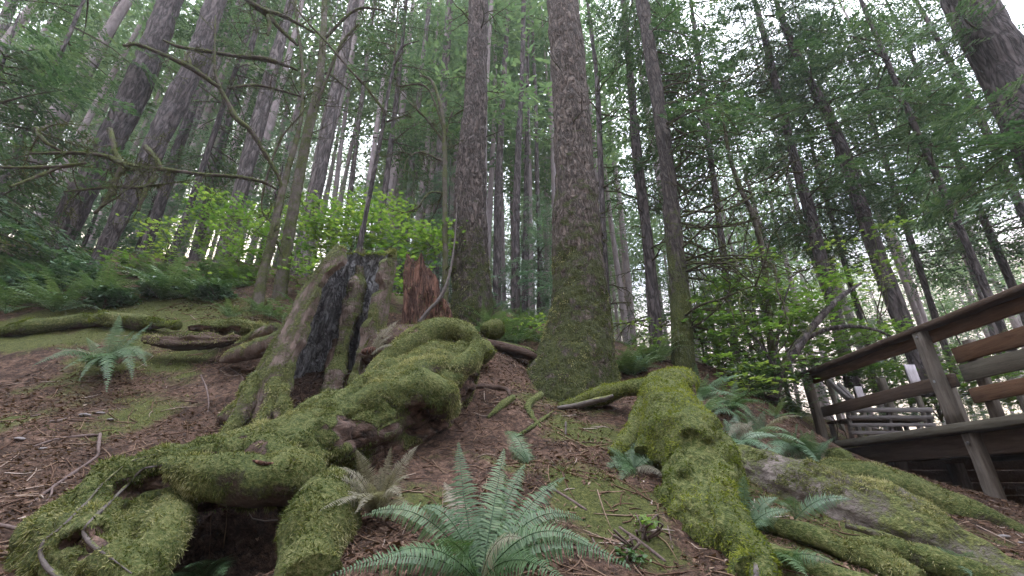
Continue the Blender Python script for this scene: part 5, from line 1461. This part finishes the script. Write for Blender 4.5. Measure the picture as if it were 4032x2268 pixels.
def stone(label, px, py, r, name='pale_stone'):
    p = hit(px, py)
    k = mpp(px, py, p[1]) * r
    th = np.linspace(0, math.pi, 9)
    ph = np.linspace(0, 2 * math.pi, 14, endpoint=False)
    V = np.array([[math.sin(a) * math.cos(f), math.sin(a) * math.sin(f), math.cos(a)] for a in th for f in ph])
    V = V * (1 + 0.25 * fbm(V * 1.5 + px, 3))[:, None] * np.array([1.2, 0.9, 0.4]) * k * .62
    Q = [[a * 14 + f, a * 14 + (f + 1) % 14, (a + 1) * 14 + (f + 1) % 14, (a + 1) * 14 + f] for a in range(8) for f in range(14)]
    o = link(name, Buf().add(V, Q).mesh(name, M['stone']), None, p + np.array([0, 0, k * .03]))
    o.rotation_euler = (0, 0, random.uniform(0, 6))
    tag(o, label, 'stone')
for l, px, py, r in [('pale flat stone on the left dirt beside the thin root', 172, 1772, 22), ('pale stone on the left dirt, upper of a close group of three', 395, 1630, 20), ('pale stone on the left dirt, right one of a close group of three', 435, 1652, 18),
                     ('long greyish stone at the left end of a close group of three', 335, 1640, 30), ('pale upright stone against the dark decayed log', 727, 1360, 14),
                     ('shiny pale stone at the right edge below the fallen log', 3955, 2115, 26), ('small shiny stone at the right edge next to a bigger one', 4020, 2142, 18), ('dull brown stone at far left on the dirt', 75, 1735, 28)]:
    stone(l, px, py, r)

# needles, twigs and dead leaves: nobody could count them
n = 95000
x, y = rng.uniform(-5.5, 5.0, n), 1.8 + 5.2 * rng.random(n) ** 1.4
keep = fbm(np.stack([x, y, x * 0], -1) * 1.6, 3) + rng.normal(0, .35, n) > -.15
x, y = x[keep], y[keep]; n = len(x)
P = np.stack([x, y, gz(x, y) + 0.004], -1)
a = rng.uniform(0, 6.283, n)
ln = np.where(rng.random(n) < .25, rng.uniform(.05, .14, n), rng.uniform(.015, .060, n))
wd = np.where(ln > .05, rng.uniform(.003, .006, n), ln * rng.uniform(.25, .7, n))
dx = np.stack([np.cos(a), np.sin(a), rng.normal(.25, .25, n)], -1) * ln[:, None]
dy = np.stack([-np.sin(a), np.cos(a), rng.normal(0, .3, n)], -1) * wd[:, None]
V = np.stack([P - dx / 2 - dy / 4, P - dy / 2 + np.array([0, 0, .004]), P + dx / 2, P + dy / 2 + np.array([0, 0, .004])], 1).reshape(-1, 3)
o = link('leaf_litter', Buf().add(V, np.arange(n * 4).reshape(-1, 4), None, np.repeat(np.clip(rng.beta(2, 2.6, n), 0, 1), 4)).mesh('leaf_litter', M['litter'], False))
tag(o, 'brown needles, twigs and dead leaves strewn over the forest floor', 'leaf litter', kind='stuff')
for q in range(3):
    n = 900
    x, y = rng.uniform(-5.5, 4.6, n), 1.8 + 5.0 * rng.random(n) ** 1.3
    a = rng.uniform(0, 6.283, n)
    ln = rng.uniform(.08, .34, n) * (1 if q else .7)
    b = Buf()
    for k in range(n):
        dx, dy = math.cos(a[k]) * ln[k] / 2, math.sin(a[k]) * ln[k] / 2
        xs = np.array([x[k] - dx, x[k] + rng.normal(0, .012), x[k] + dx]); ys_ = np.array([y[k] - dy, y[k] + rng.normal(0, .012), y[k] + dy])
        zs = gz(xs, ys_) + 0.006
        V, Q, T = tube(np.stack([xs, ys_, zs], -1), [.0045, .004, .002], ns=4, nr=5)
        b.add(V, Q, T, np.clip(rng.beta(2.4, 2), 0, 1))
    if q == 0: tw = b
    else: tw.add(*b.arrays())
o = link('fallen_twigs', tw.mesh('fallen_twigs', M['litter']))
tag(o, 'thin fallen twigs scattered all over the soil', 'twigs', kind='stuff')
# ground moss pile, only where the floor is mossy
sel = (GV[GQ[:, 0], 1] < 8) & (np.abs(GV[GQ[:, 0], 0]) < 7) & (mossy[GQ[:, 0]] > .3)
VV, TT, rv = moss_blades(GV, GQ[sel], 40000, .03, .010, up=-.2, gravity=.3, mask_scale=1.6, mask_lo=.0)
o = link('ground_moss', Buf().add(VV, None, TT, rv).mesh('ground_moss', M['moss'], False))
tag(o, 'short green moss growing in patches on the forest floor', 'moss', kind='stuff')

# ------------------------------------------------------------------ timber viewing deck
def deck():
    xe, zf = 4.98, 0.64
    zr = zf + 1.07
    root = thing('viewing_deck', 'raised timber viewing deck with plank railing at the right edge', 'deck', (xe, 7.2, gz(xe, 7.2)[0]))
    y0, y1 = -3.0, 7.35
    b = Buf()
    yy = y0
    while yy < y1 - .05:
        beam(b, (xe - .06, yy + .07, zf - .02), (xe + 11, yy + .07, zf - .02), .138, .04, .005, .002)
        yy += .148
    part('floor_boards', b, M['deck_floor'], root)
    b = Buf(); beam(b, (xe - .15, y0, zf - .045), (xe - .15, y1, zf - .045), .17, .09, .006); part('floor_edge', b, M['deck_floor'], root)
    b = Buf(); beam(b, (xe - .02, y0, zf - .21), (xe - .02, y1, zf - .21), .07, .22, .006); part('beam', b, M['deck_rail'], root)
    b = Buf(); beam(b, (xe - .05, y1 + .02, zf - .17), (xe + 3.3, y1 + .02, zf - .17), .05, .2, .006); part('beam', b, M['deck_rail'], root)
    for x in (xe + 1.1, xe + 2.2):
        b = Buf(); beam(b, (x, y0, zf - .16), (x, y1, zf - .16), .06, .22); part('joist', b, M['deck_rail'], root)
    for y in (7.22, 5.0, 2.7):
        b = Buf()
        g = gz(xe - .1, y)[0]
        beam(b, (xe - .10, y - .05, min(g, zf - .6) - .3), (xe - .10, y - .05, zf - .10), .105, .12, .008, .006)
        part('support_post', b, M['deck_grey'], root)
        for zb in (zf + .46, zr - .09, zf - .2):
            V, Q, T = tube([(xe - .225, y - (.05 if zb < zf else 0), zb), (xe - .212, y - (.05 if zb < zf else 0), zb)], [.016, .016], ns=10, nr=2)
            V[:, 0] += .05 if zb < zf else 0
            part('bolt', Buf().add(V, Q, T), M['char'], root)
        b = Buf()
        beam(b, (xe - .165, y, zf + .002), (xe - .165, y, zr - .032), .105, .12, .008, .006)
        part('post', b, M['deck_grey'], root)
    for x, y in ((xe + .35, 6.6), (xe + 1.2, 5.2), (xe + 1.6, 7.1)):
        b = Buf(); beam(b, (x, y, -.5), (x, y, zf - .3), .15, .15, .01, .006); part('support_post', b, M['deck_grey'], root)
    for x in (xe + 1.1, xe + 2.2, xe + 3.3):
        b = Buf(); beam(b, (x, y1 - .05, zf), (x, y1 - .05, zr - .05), .1, .1); part('post', b, M['deck_grey'], root)
    b = Buf()
    for q in range(8): beam(b, (xe + .3, y1 - .12, zf - .30 - .17 * q), (xe + 11, y1 - .12, zf - .30 - .17 * q), .03, .165, .004, .003)  # boards added to shut out light so the space under the deck stays dark
    part('shade_boards', b, M['deck_rail'], root)
    b = Buf(); beam(b, (xe - .14, y0, zr), (xe - .14, 7.40, zr), .20, .06, .008, .005); part('handrail', b, M['deck_rail'], root)
    b = Buf(); beam(b, (xe - .07, y0, zr - .09), (xe - .07, 7.30, zr - .09), .05, .14, .006, .005); part('rail_board', b, M['deck_wood'], root)
    b = Buf(); beam(b, (xe - .07, 4.9, zf + .46), (xe - .07, 7.28, zf + .46), .05, .15, .006, .005); part('rail_board', b, M['deck_rail'], root)
    for z, h, m in ((.70, .17, 'deck_wood'), (.50, .18, 'deck_floor'), (.26, .15, 'deck_wood')):
        b = Buf(); beam(b, (xe - .06, y0, zf + z), (xe - .06, 4.80, zf + z), .05, h, .006, .006); part('rail_board', b, M[m], root)
    b = Buf(); beam(b, (xe + .05, 4.75, zf), (xe + .05, 4.70, zf + .85), .09, .09); part('post', b, M['deck_grey'], root)
    b = Buf()
    for q in ((5.18, 4.55, .36, 5.18, 4.05, .36), (5.18, 4.55, .12, 5.18, 4.05, .12), (5.18, 4.55, .1, 5.18, 4.55, .38), (5.18, 4.05, .1, 5.18, 4.05, .38)):
        beam(b, q[:3], q[3:], .05, .05, .004, .002)
    part('bracket', b, M['bench_wood'], root)
    # slatted bench standing on the boards
    bn = thing('slatted_bench', 'grey slatted wooden bench on the deck near its far corner', 'bench', (5.75, 6.75, zf))
    x0, x1, yb = 5.12, 6.42, 6.95
    for z in (.13, .24, .35, .455):
        b = Buf(); beam(b, (x0, yb + .10 - z * .2, zf + z), (x1, yb + .10 - z * .2, zf + z), .032, .052 if z < .45 else .07, .005, .002); part('back_slat', b, M['bench_wood'], bn)
    for x in (x0 + .03, (x0 + x1) / 2, x1 - .03):
        b = Buf(); beam(b, (x, yb + .13, zf), (x, yb + .035, zf + .5), .05, .05, .005); part('upright', b, M['bench_wood'], bn)
    for k in range(4):
        b = Buf(); beam(b, (x0, yb + .2 + .1 * k, zf + .33), (x1, yb + .2 + .1 * k, zf + .33), .085, .035, .005); part('seat_slat', b, M['deck_rail'], bn)
    for x in (x0 + .05, x1 - .05):
        b = Buf(); beam(b, (x, yb + .52, zf), (x, yb + .52, zf + .31), .06, .06); part('leg', b, M['bench_wood'], bn)
    # pale board and pale stair rail beyond the deck
    for lab, px, py, Y, w, h in (('tall pale blank board on a post seen between the deck rails', 3595, 1478, 8.6, .20, .42), ('small pale blank board near the deck corner post', 3385, 1548, 8.8, .14, .26)):
        p = at(px, py, Y)
        sgn = thing('pale_board', lab, 'board', (p[0], p[1], gz(p[0], p[1])[0]))
        b = Buf(); beam(b, (p[0], p[1], p[2] - h / 2), (p[0], p[1], p[2] + h / 2), w, .03, .004, .002); part('panel', b, M['pale_board'], sgn)
        b = Buf(); beam(b, (p[0], p[1] + .07, gz(p[0], p[1])[0] - .2), (p[0], p[1] + .07, p[2] + h * .3), .08, .08); part('post', b, M['deck_grey'], sgn)
    a, c = at(3262, 1500, 8.6), at(3345, 1575, 8.0)
    st = thing('stair_rail', 'sloping pale timber rail just beyond the deck corner post', 'railing', (a[0], a[1], gz(a[0], a[1])[0]))
    b = Buf(); beam(b, a, c, .05, .1, .005); part('handrail', b, M['bench_wood'], st)
    a2, c2 = at(3300, 1510, 8.6), at(3370, 1580, 8.0)
    b = Buf(); beam(b, a2, c2, .05, .05, .005); part('lower_rail', b, M['bench_wood'], st)
    for q in (a, c):
        b = Buf(); beam(b, (q[0], q[1], gz(q[0], q[1])[0] - .2), (q[0], q[1], q[2]), .07, .07); part('post', b, M['deck_grey'], st)
deck()

# ------------------------------------------------------------------ the forest behind
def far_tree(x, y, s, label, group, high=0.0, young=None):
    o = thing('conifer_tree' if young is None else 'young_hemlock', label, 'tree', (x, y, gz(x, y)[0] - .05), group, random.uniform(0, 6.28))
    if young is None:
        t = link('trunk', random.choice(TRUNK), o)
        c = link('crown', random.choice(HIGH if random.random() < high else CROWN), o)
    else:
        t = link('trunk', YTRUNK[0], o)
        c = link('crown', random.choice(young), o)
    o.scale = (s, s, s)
    return o
placed = []
def spots(n, ya, yb, ua, ub, mind):
    out, tries = [], 0
    while len(out) < n and tries < 6000:
        tries += 1
        y = ya + (yb - ya) * random.random() ** 0.8
        x = random.uniform(ua, ub) * y
        if all((x - p[0]) ** 2 + (y - p[1]) ** 2 > mind ** 2 for p in placed):
            placed.append((x, y)); out.append((x, y))
    return out
for x, y in spots(104, 12.5, 46, -1.35, -0.30, .95): far_tree(x, y, random.uniform(.75, 1.15), 'tall conifer among the close-set grey poles on the hill at left', 'far conifers on the left hill', .55)
for x, y in spots(120, 12.5, 50, -0.34, 0.28, .75): far_tree(x, y, random.uniform(.75, 1.15), 'tall slim conifer in the backlit forest behind the two thick firs', 'far conifers in the centre', .6)
for x, y in spots(48, 12.5, 42, 0.25, 1.35, 1.2): far_tree(x, y, random.uniform(.65, 1.0), 'tall conifer in the backlit forest behind the deck and vine maples', 'far conifers at right')
for x, y in spots(12, 11.5, 22, -1.2, -0.25, 1.0): far_tree(x, y, random.uniform(.7, 1.3), 'bluish green young hemlock under the left hill trees', 'young hemlocks at left', young=YOUNG)
for x, y in spots(34, 8, 34, -2.6, -1.35, 1.4): far_tree(x, y, random.uniform(.75, 1.1), 'tall conifer on the hill beyond the left edge of the view', 'conifers beyond the left edge', .4)
for x, y in spots(9, 11.5, 22, -0.25, 0.3, .9): far_tree(x, y, random.uniform(.6, 1.1), 'bluish green young hemlock among the slim centre conifers', 'young hemlocks in the centre', young=YOUNG)
for x, y in spots(12, 10.5, 20, 0.3, 1.2, 1.2): far_tree(x, y, random.uniform(.6, 1.1), 'green young hemlock in the thicket behind the vine maple and deck', 'young hemlocks at right', young=YOUNGG)

# near overhanging conifer boughs at upper left
td = big_tree('young_hemlock', 'shaded young hemlock whose boughs cross the dark firs at upper left', 6.6,
              [(100, 60, 16), (400, -40, 22), (900, -230, 30), (1250, -330, 36)], M['bark_dark'], ns=14, top=10, amp=.006,
              crown=[(3.2, 9, 44, 2.1, NEAR, (-.9, 1.2))])
for nm, lab, Y, pts, cr in [
    ('hemlock_tree', 'thin shaded hemlock at the upper left edge with drooping boughs', 8.0, [(0, 330, 20), (300, 200, 26), (700, 20, 32), (1050, -130, 40)], [(5.5, 13, 40, 2.1, NEAR, BA)]),
    ('hemlock_tree', 'thin dark hemlock close left of the pale grey trunk', 10.5, [(0, 1020, 18), (400, 885, 24), (800, 750, 30), (1060, 660, 36)], [(9, 18, 45, 2.0, MID, BA)]),
    ('hemlock_tree', 'thin dark hemlock behind the stump sapling with boughs high up', 11.0, [(0, 1600, 14), (400, 1560, 20), (800, 1510, 24), (1080, 1480, 28)], [(10, 20, 50, 2.0, MID, BA)]),
    ('hemlock_tree', 'thin dark hemlock right of the curved hemlock with wide boughs', 9.0, [(0, 2720, 16), (400, 2770, 22), (900, 2835, 28), (1350, 2890, 34)], [(7.0, 16, 55, 2.1, NEAR, BA)]),
    ('hemlock_tree', 'dark hemlock at upper right between the stout hemlock and the huge near trunk', 8.0, [(0, 3390, 22), (400, 3560, 30), (900, 3780, 38), (1300, 3950, 44)], [(6.0, 14, 50, 2.1, NEAR, BA)])]:
    big_tree(nm, lab, Y, pts, M['bark_dark'], ns=16, top=20, amp=.008, crown=cr)

# ------------------------------------------------------------------ forest haze
hz = Buf()
box(hz, (0, 40, 12), (190, 150, 64))
hm = bpy.data.materials.new('haze')
hm.use_nodes = True
ht = hm.node_tree
ht.nodes.remove(ht.nodes['Principled BSDF'])
hv = ht.nodes.new('ShaderNodeVolumePrincipled')
hv.inputs['Color'].default_value = (0.86, 0.90, 0.94, 1)
hv.inputs['Density'].default_value = 0.0014
hv.inputs['Anisotropy'].default_value = 0.2
ht.links.new(hv.outputs[0], ht.nodes['Material Output'].inputs['Volume'])
ho = link('haze', hz.mesh('haze', hm, False))
tag(ho, 'thin pale evening haze hanging between the trees', 'haze', kind='stuff')

for x, y in [(random.uniform(-22, 22), random.uniform(-26, -3)) for _ in range(80)]:
    if math.hypot(x, y) > 4.5: far_tree(x, y, random.uniform(.7, 1.0), 'tall conifer of the forest behind the viewpoint', 'conifers behind the viewpoint')
